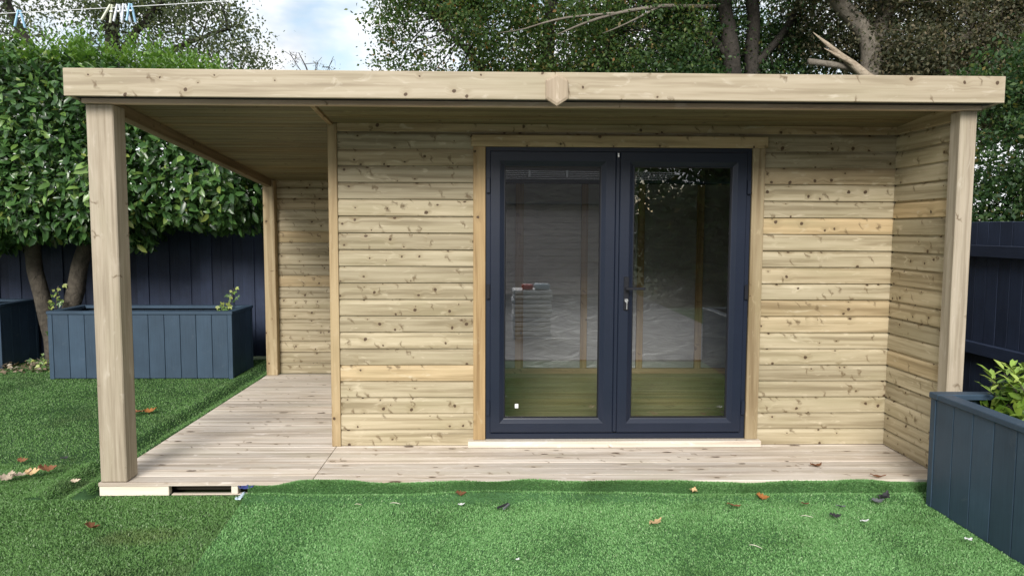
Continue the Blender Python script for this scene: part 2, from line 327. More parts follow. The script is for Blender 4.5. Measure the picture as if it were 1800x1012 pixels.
def z_old(x, y):
    z = G+.006*(vnoise(x, y, .9, 3)-.5)+.004*(vnoise(x, y, 3, 4)-.5)
    d = -2.355-x                                       # distance from the deck's left side
    zz = z + np.where((d > 0) & (y > -.05) & (y < 4.6), .052*np.exp(-((d-.05)/.055)**2) - .028*np.exp(-((d-.22)/.05)**2)+.018*np.exp(-((d-.33)/.06)**2), 0)
    return zz
def z_new(x, y):
    z = G+.014+.008*(vnoise(x, y, 1.1, 5)-.5)+.004*(vnoise(x, y, 4, 6)-.5)
    wv = vnoise(x, y*0, 1.6, 8); w2 = vnoise(x, y*0, 4.5, 9)
    z = z + .046*np.exp(-((y+.125+.03*(w2-.5))/.05)**2)*(.45+.9*wv) - .012*np.exp(-((y+.06)/.014)**2)
    rise = 1/(1+np.exp(-(y+.038+.012*(w2-.5))/.008))
    return z + rise*(.050+.036*wv+.034*(w2-.5))
def grid_sheet(name, xs, ys, zf, mat, skip=None):
    X, Y = np.meshgrid(xs, ys); Z = zf(X, Y); V = np.stack([X, Y, Z], -1).reshape(-1, 3); nx = len(xs)
    i, j = np.meshgrid(np.arange(nx-1), np.arange(len(ys)-1)); a = (j*nx+i).ravel(); F = np.stack([a, a+1, a+nx+1, a+nx], 1)
    if skip is not None:
        cx = V[F].mean(1); F = F[~skip(cx[:, 0], cx[:, 1])]
    return link_mesh(name, np_mesh(name, V, F, True), mat)
in_deck = lambda x, y: (((x > -2.35) & (x < 2.9) & (y > .02) & (y < 3.4)))
old = grid_sheet('lawn', np.concatenate([np.linspace(-14, -2.9, 60), np.linspace(-2.89, -1.2, 90), np.linspace(-1, 8, 30)]), np.linspace(-9, 4.68, 260), z_old, M['turf_base_a'], lambda x, y: in_deck(x, y) | ((x > -1.2) & (y > -.02)))
tag(old, kind='structure')
ysn = np.concatenate([np.linspace(-9, -.35, 60), np.linspace(-.34, -.006, 60)])
u = np.linspace(0, 1, 240); U, Yg = np.meshgrid(u, ysn); Xg = seam(Yg)+U*(4.4-seam(Yg)); Zg = z_new(Xg, Yg)
Vn = np.stack([Xg, Yg, Zg], -1).reshape(-1, 3); nx = 240; i, j = np.meshgrid(np.arange(nx-1), np.arange(len(ysn)-1)); a = (j*nx+i).ravel()
new = link_mesh('lawn', np_mesh('lawn_sheet', Vn, np.stack([a, a+1, a+nx+1, a+nx], 1), True), M['turf_base_b']); tag(new, kind='structure')
sol = new.modifiers.new('thick', 'SOLIDIFY'); sol.thickness = .008; sol.offset = -1

def blades(name, x, y, zf, mat, length, width, label, lean_seed, lean=.5):
    n = len(x); e = .01; z = zf(x, y); gx = (zf(x+e, y)-zf(x-e, y))/(2*e); gy = (zf(x, y+e)-zf(x, y-e))/(2*e); gx = np.clip(gx, -1.5, 1.5); gy = np.clip(gy, -1.5, 1.5)
    N = np.stack([-gx, -gy, np.ones(n)], 1); N /= np.linalg.norm(N, axis=1)[:, None]
    P = np.stack([x, y, z], 1); L = length*(.6+.7*RNG.random(n)); ang = RNG.random(n)*2*np.pi
    pile = vnoise(x, y, 1.3, lean_seed)-.5; pile2 = vnoise(x, y, 2.9, lean_seed+1)-.5
    D = N + np.stack([np.cos(ang)*lean+pile*1.4, np.sin(ang)*lean-.15+pile2*1.4, np.zeros(n)], 1)
    D /= np.linalg.norm(D, axis=1)[:, None]
    a2 = RNG.random(n)*np.pi; S = np.stack([np.cos(a2), np.sin(a2), np.zeros(n)], 1)*(width*(.6+.6*RNG.random(n)))[:, None]
    mid = P+D*(L*.55)[:, None]; tip = P+D*L[:, None]+np.stack([np.cos(ang), np.sin(ang), -np.ones(n)*.5], 1)*(L*.25)[:, None]
    V = np.concatenate([P-S*.8, P+S*.8, mid+S, mid-S, tip], 1).reshape(-1, 3); b = np.arange(n)*5
    F = np.concatenate([np.stack([b, b+1, b+2], 1), np.stack([b, b+2, b+3], 1), np.stack([b+3, b+2, b+4], 1)])
    o = link_mesh(name, np_mesh(name, V, F), mat); tag(o, label, 'grass', kind='stuff'); return o
def scatter(n, x0, x1, y0, y1, keep):
    x = x0+(x1-x0)*RNG.random(n); y = y0+(y1-y0)*RNG.random(n); k = keep(x, y); return x[k], y[k]
xa, ya = scatter(230000, -4.2, -1.3, -1.9, .6, lambda x, y: ~in_deck(x, y) & ~((x > -2.36) & (y > -.005)) & (x < seam(y)+.01))
xb, yb = scatter(190000, -7.6, -2.37, .6, 4.62, lambda x, y: ~in_deck(x, y))
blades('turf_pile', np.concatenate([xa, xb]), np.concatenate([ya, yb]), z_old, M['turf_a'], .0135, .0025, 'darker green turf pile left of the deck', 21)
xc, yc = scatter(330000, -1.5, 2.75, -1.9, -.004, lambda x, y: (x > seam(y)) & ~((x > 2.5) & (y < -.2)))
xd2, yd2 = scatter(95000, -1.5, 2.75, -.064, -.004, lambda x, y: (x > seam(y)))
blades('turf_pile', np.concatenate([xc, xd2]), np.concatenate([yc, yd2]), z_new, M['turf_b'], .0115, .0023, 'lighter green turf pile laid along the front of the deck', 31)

# ------------------------------------------------------------------ the garden room
XL, XR, A, B = -2.3283, 2.754, .7277, 3.3145
XC, XCT = -1.1187, -1.0575
def zc(y): return 2.272-.0845*y                 # underside of the ceiling
room = empty('garden_room', (0, 0, G), 'timber garden room with flat roof, open veranda and dark blue double doors', 'garden room')
SL = Vector((0, 1, -.0845)).normalized()
# deck
deck = boxw('deck', room, M['shadow_ply'], (-2.2, .10, G+.005), (2.70, 3.28, -.030))
def board_j(): return rnd.uniform(-.0008, .0008)
y = 0.0; pitch = .118; k = 0
while y < 3.30:
    y1 = min(y+pitch, 3.31); m = (y+y1)/2; wd = y1-y-.0022
    plank('board', deck, M['deck'], (-2.341, m, -.0115+board_j()), (-1.092, m, -.0115+board_j()), wd, .022, (0, 1, 0), .0022)
    y = y1
y = 0.0
while y < A+.02:
    m = y+pitch/2; plank('board', deck, M['deck'], (-1.0885, m, -.0115+board_j()), (2.79, m, -.0115+board_j()), pitch-.0022, .022, (0, 1, 0), .0022); y += pitch
# bearers seen under the front edge
boxw('bearer', deck, M['sill'], (-2.338, .006, -.082), (-1.93, .05, -.0245))
boxw('bearer', deck, M['sill'], (-1.565, .012, -.076), (-1.525, .07, -.0245), axis=0)
boxw('bearer', deck, M['sill'], (-1.92, .016, -.083), (-1.20, .045, -.0765))
boxw('bearer', deck, M['sill'], (-2.336, .06, -.082), (-2.30, 3.3, -.0245))
boxw('bearer', deck, M['sill'], (-1.20, .02, -.082), (2.72, .06, -.0245))
# posts
boxw('post', room, M['post'], (XL, .006, .001), (XL+.154, .146, 2.206), .006)['label'] = 'thick sawn corner post at the open end of the veranda'
boxw('post', room, M['post'], (2.734, .004, .001), (2.834, .104, 2.206), .005)
boxw('post', room, M['trim'], (-2.336, 3.225, .001), (-2.222, 3.335, zc(3.28)-.002), .004)

# cladding profile
P = .1135
_cl = {}
def clad_mesh(L):
    key = round(L, 3)
    if key in _cl: return _cl[key]
    pr = [(0, .018), (0, .0035), (.003, 0.), (.080, 0.), (.091, .0020), (.100, .0068), (.105, .0128), (P-.0004, .0150), (P-.0004, .018)]
    v = [(0, yy, zz) for zz, yy in pr]+[(L, yy, zz) for zz, yy in pr]; n = len(pr)
    f = [(i, i+n, (i+1) % n+n, (i+1) % n) for i in range(n)]+[tuple(range(n)), tuple(reversed(range(n, 2*n)))]
    me = mesh_py('cladding_board', v, f); bm = bmesh.new(); bm.from_mesh(me); bmesh.ops.recalc_face_normals(bm, faces=bm.faces); bm.to_mesh(me); bm.free()
    for p in me.polygons: p.use_smooth = False
    _cl[key] = me; return me
def clad(parent, p0, xdir, L, row, mat='clad'):
    M4 = frame_m(Vector(p0)+Vector((0, 0, .003+row*P)), xdir, (0, 0, 1)); yv = Vector((M4[0][1], M4[1][1], M4[2][1])); M4 = T(*(yv*rnd.uniform(-.0006, .0008))) @ M4
    return link_mesh('board', clad_mesh(L), M[mat], M4, parent)
fwall = boxw('front_wall', room, M['shadow_ply'], (XC+.01, A+.0195, .002), (-.062, A+.05, 2.20), .0)
fw2 = boxw('front_wall', room, M['shadow_ply'], (1.764, A+.0195, .002), (XR+.03, A+.05, 2.20), .0)
fw3 = boxw('front_wall', room, M['shadow_ply'], (-.061, A+.0195, 2.063), (1.763, A+.05, 2.20), .0)
for row in range(20):
    if row < 18:
        clad(fwall, (XCT+.001, A, 0), (1, 0, 0), -.100-XCT, row)
        clad(fw2, (1.800, A, 0), (1, 0, 0), XR-1.785, row)
    else: clad(fw3, (XCT+.001, A, 0), (1, 0, 0), XR-XCT+.014, row)
boxw('corner_trim', fwall, M['trim'], (XC, A-.012, .001), (XCT, A+.05, zc(A)-.003), .003)
# cabin's left flank (faces the veranda)
lw_ = boxw('side_wall', room, M['shadow_ply'], (XC+.03, A+.052, .002), (XC+.06, B+.05, 2.02), 0)
for row in range(19 if True else 0):
    if .003+(row+1)*P < zc(B)+.12: clad(lw_, (XC+.011, B+.02, 0), (0, -1, 0), B-A-.04, row)
# right wing wall
rw = boxw('side_wall', room, M['shadow_ply'], (XR+.0195, .106, .002), (XR+.05, B+.1, 2.06), 0)
for row in range(20): clad(rw, (XR, A-.0005, 0), (0, -1, 0), A-.106, row)
for row in range(19):
    Mx = frame_m(Vector((XR+.082, .107, .003+row*P)), (0, 1, 0), (0, 0, 1)); link_mesh('board', clad_mesh(B-.02), M['clad'], Mx, rw)
# rear wall of the veranda and cabin
rear = boxw('rear_wall', room, M['shadow_ply'], (-2.23, B+.0195, .002), (XR+.05, B+.06, 1.985), 0)
for row in range(18): clad(rear, (-2.221, B, 0), (1, 0, 0), XC-.0+2.221+.03, row)
# ceiling boards
ceil = boxw('ceiling', room, M['shadow_ply'], (-2.2, .05, 2.305), (2.7, .10, 2.33), 0)
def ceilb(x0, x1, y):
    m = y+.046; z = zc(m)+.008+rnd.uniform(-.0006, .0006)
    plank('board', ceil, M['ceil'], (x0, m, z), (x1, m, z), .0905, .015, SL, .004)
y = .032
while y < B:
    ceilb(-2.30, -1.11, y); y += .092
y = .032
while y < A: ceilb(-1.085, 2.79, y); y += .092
ysl = (.031, A+.02)
plank('ceiling_trim', ceil, M['trim'], (-1.098, ysl[0], zc(ysl[0])-.006), (-1.098, ysl[1], zc(ysl[1])-.006), .022, .03)
# beams under the roof edge
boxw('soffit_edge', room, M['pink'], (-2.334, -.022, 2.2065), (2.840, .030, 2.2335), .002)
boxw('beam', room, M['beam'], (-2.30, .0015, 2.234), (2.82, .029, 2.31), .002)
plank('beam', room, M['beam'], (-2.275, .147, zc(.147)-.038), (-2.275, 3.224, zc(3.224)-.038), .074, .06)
# roof
def slab(name, x0, x1, y0, y1, lo, hi, mat, parent):
    v = [(x, yy, zc(yy)+dz_) for dz_ in (lo, hi) for x, yy in ((x0, y0), (x1, y0), (x1, y1), (x0, y1))]
    return link_mesh(name, mesh_py(name, v, [(3, 2, 1, 0), (4, 5, 6, 7), (0, 1, 5, 4), (1, 2, 6, 5), (2, 3, 7, 6), (3, 0, 4, 7)]), mat, None, parent)
roof = slab('roof', -2.352, 2.880, .033, B+.2, .0185, .095, M['membrane_roof'], room)
boxw('soffit', roof, M['membrane_roof'], (-2.35, -.099, 2.2355), (2.878, -.001, 2.25), .001)  # near-black membrane colour stands in for the shade behind the fascia
boxw('fascia_board', roof, M['fascia'], (-2.375, -.122, 2.2285), (.34, -.1, 2.3795), .003)
boxw('fascia_board', roof, M['fascia'], (.341, -.122, 2.2315), (2.904, -.1, 2.3805), .003)
plank('fascia_board', roof, M['fascia'], (-2.363, -.0995, 2.307), (-2.363, B+.22, 2.307-.0845*(B+.32)), .145, .02)
plank('fascia_board', roof, M['fascia'], (2.893, -.0995, 2.307), (2.893, B+.22, 2.307-.0845*(B+.32)), .145, .02)
# hexagonal joint cover
hx = [(0, .088), (.0625, .054), (.0625, -.048), (0, -.088), (-.0625, -.048), (-.0625, .054)]
def extr(name, poly, d, mat, Mt, parent, inset=.006):
    n = len(poly); cx_ = sum(p[0] for p in poly)/n; cz_ = sum(p[1] for p in poly)/n
    ins = [(cx_+(px-cx_)*(1-inset/.06), cz_+(pz-cz_)*(1-inset/.06)) for px, pz in poly]
    v = [(pz, 0, px) for px, pz in poly]+[(pz, -d+inset*.6, px) for px, pz in poly]+[(pz, -d, px) for px, pz in ins]
    f = [tuple(range(n)), tuple(range(2*n, 3*n))]+[(i, (i+1) % n, n+(i+1) % n, n+i) for i in range(n)]+[(n+i, n+(i+1) % n, 2*n+(i+1) % n, 2*n+i) for i in range(n)]
    me = mesh_py(name, v, f); bm = bmesh.new(); bm.from_mesh(me); bmesh.ops.recalc_face_normals(bm, faces=bm.faces); bm.to_mesh(me); bm.free()
    return link_mesh(name, me, mat, Mt, parent)
Mh = Matrix(((0, 0, 1, .349), (0, 1, 0, -.1225), (1, 0, 0, 2.279), (0, 0, 0, 1)))
M['cover'] = wood('joint cover timber', ((.50, .41, .31), (.44, .35, .26), (.36, .28, .20)), .2, 4, .04, streak=.1, warm=0)
extr('joint_cover', hx, .03, M['cover'], Mh, roof, .010)

# door set
dl, dr, dt, db = -.0572, 1.759, 2.0606, .0495
def rect_frame(name, x0, x1, z0, z1, prof, mat, parent):
    """mitred rectangular frame swept from a profile of (inset, y)"""
    n = len(prof); v = []; f = []
    for (sx, sz) in ((0, 0), (1, 0), (1, 1), (0, 1)):
        for ins, yy in prof: v.append(((x0+ins) if sx == 0 else (x1-ins), yy, (z0+ins) if sz == 0 else (z1-ins)))
    for c in range(4):
        d_ = (c+1) % 4
        for i in range(n): q = (i+1) % n; f.append((c*n+i, c*n+q, d_*n+q, d_*n+i))
    me = mesh_py(name, v, f); bm = bmesh.new(); bm.from_mesh(me); bmesh.ops.recalc_face_normals(bm, faces=bm.faces); bm.to_mesh(me); bm.free()
    return link_mesh(name, me, mat, None, parent)
yf = A-.004
rect_frame('door_frame', dl, dr, db, dt, [(0, yf+.07), (0, yf+.003), (.003, yf), (.036, yf), (.040, yf+.006), (.040, yf+.07)], M['upvc'], room)
def leaf(x0, x1, glassx, right):
    z0, z1 = db+.046, dt-.028
    d = bpy.data.objects.new('door', None); place(d, T((x0+x1)/2, yf, z0), room)
    gw0 = glassx[0]-x0
    # sash with bevelled glazing bead
    ws = .098
    sash = rect_frame('sash', x0, x1, z0, z1, [(0, yf+.05), (0, yf-.005), (.005, yf-.010), (.066, yf-.010), (.072, yf-.006), (.092, yf+.008), (.097, yf+.010), (.097, yf+.05)], M['upvc'], d)
    bd = rect_frame('bead', x0+.0968, x1-.0968, z0+.0968, z1-.0968, [(0, yf+.03), (0, yf+.012), (.006, yf+.012), (.010, yf+.02), (.010, yf+.03)], M['black'], d)
    v = [(x0+.099, yf+.024, z0+.099), (x1-.099, yf+.024, z0+.099), (x1-.099, yf+.024, z1-.099), (x0+.099, yf+.024, z1-.099)]
    link_mesh('glass_pane', mesh_py('glass_pane', v, [(0, 1, 2, 3)]), M['glass'], None, d)
    return d
d1 = leaf(dl+.030, .828, (.07, .72), False)
d2 = leaf(.857, dr-.030, (.957, 1.615), True)
boxw('mullion', d1, M['upvc'], (.8295, yf-.006, db+.05), (.8555, yf+.05, dt-.03), .003)
# handle, lock and key on the right leaf
hxp = .909; yh = yf-.0105
boxw('handle_plate', d2, M['black'], (hxp-.017, yh-.012, .955), (hxp+.017, yh, 1.185), .004)
boxw('handle', d2, M['black'], (hxp-.010, yh-.050, 1.096), (hxp+.010, yh-.0122, 1.116), .003, axis=1)
boxw('handle', d2, M['black'], (hxp-.012, yh-.062, 1.097), (hxp+.122, yh-.0502, 1.115), .004)
def disc(name, c, r, th, mat, parent, n=16):
    v = [(c[0]+r*math.cos(2*math.pi*i/n), c[1]+t, c[2]+r*math.sin(2*math.pi*i/n)) for t in (0, -th) for i in range(n)]
    f = [tuple(reversed(range(n))), tuple(range(n, 2*n))]+[(i, (i+1) % n, n+(i+1) % n, n+i) for i in range(n)]
    me = mesh_py(name, v, f); bm = bmesh.new(); bm.from_mesh(me); bmesh.ops.recalc_face_normals(bm, faces=bm.faces); bm.to_mesh(me); bm.free()
    return link_mesh(name, me, mat, None, parent)
disc('lock', (hxp, yh-.0125, 1.022), .013, .008, M['metal'], d2)
boxw('key', d2, M['metal'], (hxp-.004, yh-.034, 1.000), (hxp+.006, yh-.0215, 1.018), .001, axis=2)
boxw('key', d2, M['metal'], (hxp-.0025, yh-.034, .962), (hxp+.0045, yh-.0305, .999), .001)
for zz, dd, xx in ((1.08, d2, dr-.018), (.27, d2, dr-.018), (1.8, d2, dr-.018), (.27, d1, dl+.018), (1.08, d1, dl+.018), (1.8, d1, dl+.018)):
    boxw('hinge', dd, M['upvc'] if zz != 1.08 else M['black'], (xx-.012, yf-.022, zz-.05), (xx+.012, yf-.0005-.0105, zz+.05), .003)
boxw('door_catch', d1, M['metal'], (.837, yf-.016, 1.995), (.849, yf-.0065, 2.022), .002, axis=2)
# architrave and sill
arch = boxw('architrave', room, M['trim'], (-.141, A-.024, .0475), (-.0585, A-.0005, 2.0605), .003)
boxw('architrave', room, M['trim'], (1.7605, A-.024, .0475), (1.846, A-.0005, 2.0605), .003)
boxw('architrave', room, M['clad'], (-.156, A-.026, 2.0615), (1.861, A-.0005, 2.137), .003)
boxw('sill', room, M['sill'], (-.177, A-.062, .0012), (1.863, A+.03, .0465), .004)
# inside
inn = boxw('interior_floor', room, M['shadow_ply'], (-1.05, A+.06, -.02), (2.74, B-.02, -.008), 0)
y = A+.07
while y < B-.05:
    plank('board', inn, M['floor'], (-1.04, y+.06, .001), (2.73, y+.06, .001), .1185, .018, (0, 1, 0), .002); y += .12
ib = slab('interior_wall', -1.04, 2.75, B-.016, B-.010, -2.0, -.02, M['foil'], room)
for xx in (-.38, .22, .90, 1.485, 2.10):
    boxw('stud', ib, M['stud'], (xx, B-.062, .0655), (xx+.066 if xx != .22 else xx+.085, B-.0165, 1.97), .002)
boxw('stud', ib, M['stud'], (-1.03, B-.064, .0105), (2.74, B-.0165, .065), .002)
iw = link_mesh('interior_wall', mesh_py('iw', [(2.748, A+.06, 0), (2.748, B, 0), (2.748, B, 2.0), (2.748, A+.06, 2.18)], [(0, 1, 2, 3)]), M['foil'], None, room)
iw2 = link_mesh('interior_wall', mesh_py('iw', [(-1.035, A+.06, 0), (-1.035, B, 0), (-1.035, B, 2.0), (-1.035, A+.06, 2.18)], [(3, 2, 1, 0)]), M['foil'], None, room)
sk = boxw('sticker', d1, M['white'], (.148, yf+.0215, .262), (.172, yf+.0232, .292), .0004); 

# ------------------------------------------------------------------ fences and planters
def paint_board(parent, x0, x1, y, z0, z1, mat, normal='y', th=.018):
    pass
fence1 = empty('fence', (-5.6, 4.75, G), 'navy closeboard fence behind the laurel and the blue planters', 'fence')
x = -11.0
while x < 3.3:
    wbd = .128; yy = 4.76+(.0085 if round(x/.128) % 2 else -.0085)+rnd.uniform(-.002, .002); top = 1.80+rnd.uniform(-.006, .006)
    if -3.16 < x < 3.3: top = 1.93+rnd.uniform(-.004, .004)
    if True:
        plank('board', fence1, M['fence'], (x+wbd/2, yy, G+.02), (x+wbd/2, yy, top), wbd+.012, .016, (1, rnd.uniform(-.02, .02), 0), .003)
    x += wbd
for x in (-9.0, -6.2, -3.29): plank('post', fence1, M['fence'], (x, 4.80, G), (x, 4.80, 1.84), .09, .09, (1, 0, 0), .004)
for zz in (.35, 1.0, 1.6): plank('rail', fence1, M['fence'], (-11, 4.80, zz), (3.3, 4.80, zz), .06, .035)
fence2 = empty('fence', (3.6, 1.5, G), 'navy fence with two rails to the right of the garden room', 'fence')
boxw('backing', fence2, M['fence'], (3.638, -5.0, G), (3.65, 4.8, 1.40), 0)
y = -5.0
while y < 4.8:
    wbd = .125; t_ = 1.515+.02*math.sin(y*1.7)+(.04 if y > .6 else 0)
    plank('board', fence2, M['fence'], (3.625+rnd.uniform(-.003, .003), y+wbd/2, G), (3.625, y+wbd/2, t_), wbd-.003, .016, (0, 1, rnd.uniform(-.01, .01)), .003); y += wbd
for zz, h in ((1.36, .085), (.64, .085)): plank('rail', fence2, M['fence'], (3.585, -5, zz), (3.585, 4.7, zz), h, .045)
for yy in (-3.5, -1.1, 2.6): plank('post', fence2, M['fence'], (3.60, yy, G), (3.60, yy, 1.5), .08, .08, (0, 1, 0), .004)

def planter(name, label, x0, x1, y0, y1, h, fill, group='blue grey timber planters', rim=.075):
    p = empty(name, ((x0+x1)/2, (y0+y1)/2, G), label, 'planter', group)
    z0, z1 = G+.012, G+h
    def side(a, b, n, nrm):
        a = Vector(a); b = Vector(b); L = (b-a).length; d = (b-a)/L; n = max(1, round(L/n)); s = L/n
        for i in range(n):
            c = a+d*(s*(i+.5)); plank('board', p, M['planter'], (c.x, c.y, z0), (c.x, c.y, z1-.034), s-.004, .02, (d.x, d.y, 0), .003)
    side((x0+.045, y0+.012, 0), (x1-.045, y0+.012, 0), .165, 0); side((x0+.045, y1-.012, 0), (x1-.045, y1-.012, 0), .165, 0)
    side((x0+.012, y0+.045, 0), (x0+.012, y1-.045, 0), .165, 0); side((x1-.012, y0+.045, 0), (x1-.012, y1-.045, 0), .165, 0)
    for cx_ in (x0+.0215, x1-.0215):
        for cy_ in (y0+.0215, y1-.0215): plank('corner_post', p, M['planter'], (cx_, cy_, z0-.008), (cx_, cy_, z1-.0335), .047, .047, (1, 0, 0), .003)
    o_ = .010; zr = z1-.016
    boxw('rim', p, M['planter'], (x0-o_, y0-o_, z1-.033), (x1+o_, y0+rim, z1), .004); boxw('rim', p, M['planter'], (x0-o_, y1-rim, z1-.033), (x1+o_, y1+o_, z1), .004)
    boxw('rim', p, M['planter'], (x0-o_, y0+rim+.001, z1-.0335), (x0+rim, y1-rim-.001, z1-.0005), .004); boxw('rim', p, M['planter'], (x1-rim, y0+rim+.001, z1-.0335), (x1+o_, y1-rim-.001, z1-.0005), .004)
    n = 14; V = []; F = []
    for i in range(n+1):
        for j in range(n+1): V.append((x0+.03+(x1-x0-.06)*i/n, y0+.03+(y1-y0-.06)*j/n, G+fill+rnd.uniform(-.02, .02)))
    for i in range(n):
        for j in range(n): a = i*(n+1)+j; F.append((a, a+n+1, a+n+2, a+1))
    link_mesh('soil', mesh_py('soil', V, F, True), M['earth'], None, p); return p
planter('planter', 'long blue grey planter standing on the lawn behind the veranda', -4.66, -2.755, 3.44, 4.10, .722, .56)
planter('planter', 'blue planter in deep shade left of the laurel trunk', -7.6, -5.52, 4.0, 4.68, .735, .55)
pr = planter('planter', 'near blue grey planter at the right end of the deck', 2.508, 3.50, -2.9, -.215, .672, .50)

# ------------------------------------------------------------------ foliage tools
LAU = (np.array([(0, 0, 0), (.3, .19, .05), (.35, 0, 0), (.3, -.19, .05), (.7, .17, .04), (.72, 0, -.015), (.7, -.17, .04), (1, 0, -.07)], float), np.array([(0, 2, 1), (0, 3, 2), (1, 2, 5), (1, 5, 4), (2, 3, 6), (2, 6, 5), (4, 5, 7), (5, 6, 7)]))
DIA = (np.array([(0, 0, 0), (.45, .30, .05), (1, 0, -.04), (.5, -.30, .05)], float), np.array([(0, 2, 1), (0, 3, 2)]))
LAN = (np.array([(0, 0, 0), (.4, .12, .03), (1, 0, -.08), (.4, -.12, .03)], float), np.array([(0, 2, 1), (0, 3, 2)]))
def unit(a): return a/np.maximum(np.linalg.norm(a, axis=1), 1e-9)[:, None]
def leaf_mesh(name, P_, D, N, S, tpl):
    tv, tf = tpl; D = unit(D); Y = unit(np.cross(N, D)); Z = np.cross(D, Y); n = len(P_)
    V = P_[:, None, :]+S[:, None, None]*(tv[None, :, 0:1]*D[:, None, :]+tv[None, :, 1:2]*Y[:, None, :]+tv[None, :, 2:3]*Z[:, None, :])
    F = (np.arange(n)*len(tv))[:, None, None]+tf[None]
    return np_mesh(name, V.reshape(-1, 3), F.reshape(-1, 3))
def rand_dirs(n): return unit(RNG.normal(size=(n, 3)))
def tube(pts, radii, n=8, jit=.06, seed=0):
    r = np.random.default_rng(seed); V = []; F = []; pts = [Vector(p) for p in pts]
    # resample
    PP = []; RR = []
    for i in range(len(pts)-1):
        k = max(2, int((pts[i+1]-pts[i]).length/.25))
        for j in range(k): t = j/k; PP.append(pts[i].lerp(pts[i+1], t)); RR.append(radii[i]*(1-t)+radii[i+1]*t)
    PP.append(pts[-1]); RR.append(radii[-1])
    for _ in range(2): PP = [PP[0]]+[(PP[i-1]+PP[i]*2+PP[i+1])/4 for i in range(1, len(PP)-1)]+[PP[-1]]
    for i, p in enumerate(PP):
        d = (PP[min(i+1, len(PP)-1)]-PP[max(i-1, 0)]).normalized()
        if i == 0: a = d.orthogonal().normalized()
        a = (a-d*a.dot(d)).normalized(); b = d.cross(a)
        off = Vector(r.normal(size=3))*RR[i]*jit*2
        for k in range(n):
            q = 2*math.pi*k/n; rr = RR[i]*(1+r.normal()*jit); V.append(p+off+(a*math.cos(q)+b*math.sin(q))*rr)
    for i in range(len(PP)-1):
        for k in range(n): F.append((i*n+k, i*n+(k+1) % n, (i+1)*n+(k+1) % n, (i+1)*n+k))
    F.append(tuple(range((len(PP)-1)*n, len(PP)*n)))
    return V, F
def join_tubes(name, specs, mat, parent, n=8):
    V = []; F = []
    for i, (p, r) in enumerate(specs):
        v, f = tube(p, r, n, .05, i+len(name)); o_ = len(V); V += v; F += [tuple(a+o_ for a in q) for q in f]
    return link_mesh(name, mesh_py(name, V, F, True), mat, None, parent)
def twigs_to(centers, root_pts, r0=.02, seed=0):
    out = []; rp_ = np.array([tuple(p) for p in root_pts])
    for c in centers:
        d = np.linalg.norm(rp_-c, axis=1)+RNG.random(len(rp_))*.35; b = rp_[np.argmin(d)]
        if np.linalg.norm(b-c) > 1.15: c = b+(c-b)*1.15/np.linalg.norm(b-c)
        m = (b+c)/2+RNG.normal(size=3)*.12; out.append(([tuple(b), tuple(m), tuple(c)], [r0, r0*.6, r0*.25]))
    return out
def lobes_points(lobes, nclump, shell=.55):
    ws = np.array([l[1][0]*l[1][1]*l[1][2] for l in lobes])**.67; ws /= ws.sum(); C_ = []
    for (c, rr), wgt in zip(lobes, ws):
        k = max(1, int(nclump*wgt)); d = rand_dirs(k); q = (shell+(1-shell)*RNG.random(k))**.6; C_.append(np.array(c)+d*np.array(rr)*q[:, None])
    return np.concatenate(C_)
def tree(name, label, base, limbs, lobes, nclump, per, clump_r, size, mat, barkm, group=None, tpl=DIA, twig=.3, cat='tree', droop=.3):
    t = empty(name, base, label, cat, group)
    tr = [limbs[0]]; join_tubes('trunk', tr, barkm, t, 10)
    cl = lobes_points(lobes, nclump)
    roots = [tuple(Vector(pp[i]).lerp(Vector(pp[i+1]), f_)) for pp, r_ in limbs for i in range(len(pp)-1) for f_ in (.3, .5, .7, .9) if pp[i+1][2] > 2.5]
    br = list(limbs[1:])
    k = int(nclump*twig); 
    if k: br += twigs_to(cl[RNG.permutation(len(cl))[:k]], roots, .004 if name == 'twiggy_tree' else .016)
    if br: join_tubes('branch', br, barkm, t, 6)['kind'] = 'stuff'
    n = len(cl)*per; P_ = np.repeat(cl, per, 0)+RNG.normal(size=(n, 3))*clump_r*np.array([1, 1, .6]); D = rand_dirs(n)+np.array([0, 0, -droop]); N = rand_dirs(n)+np.array([0, 0, .9])
    S = size*(.6+.8*RNG.random(n)); me = leaf_mesh('crown', P_, D, unit(N), S, tpl)
    o = link_mesh('crown', me, mat, None, t); tag(o, kind='stuff'); return t

# ------------------------------------------------------------------ laurel
laurel = empty('laurel_tree', (-5.1, 4.2, G), 'clipped laurel with dense glossy leaves over two leaning trunks', 'tree')
join_tubes('trunk', [([(-5.0, 4.2, G), (-5.05, 4.2, .25), (-5.2, 4.18, .75), (-5.2, 4.15, 1.3), (-5.4, 4.1, 2.2)], [.12, .09, .085, .085, .05])], M['bark_laurel'], laurel, 12)
join_tubes('trunk', [([(-5.02, 4.24, G), (-4.98, 4.25, .3), (-4.80, 4.22, .8), (-4.62, 4.15, 1.35), (-4.3, 4.05, 2.2)], [.10, .09, .095, .085, .05])], M['bark_laurel'], laurel, 12)
join_tubes('branch', [([(-5.3, 4.15, 1.3), (-6.2, 3.9, 1.9)], [.06, .03]), ([(-4.6, 4.15, 1.35), (-3.6, 4.0, 1.8), (-2.9, 4.0, 2.1)], [.06, .04, .02]), ([(-4.4, 4.1, 1.9), (-4.0, 3.6, 2.6)], [.05, .02]), ([(-5.4, 4.1, 2.0), (-5.6, 3.6, 2.8)], [.05, .02])], M['bark_laurel'], laurel)
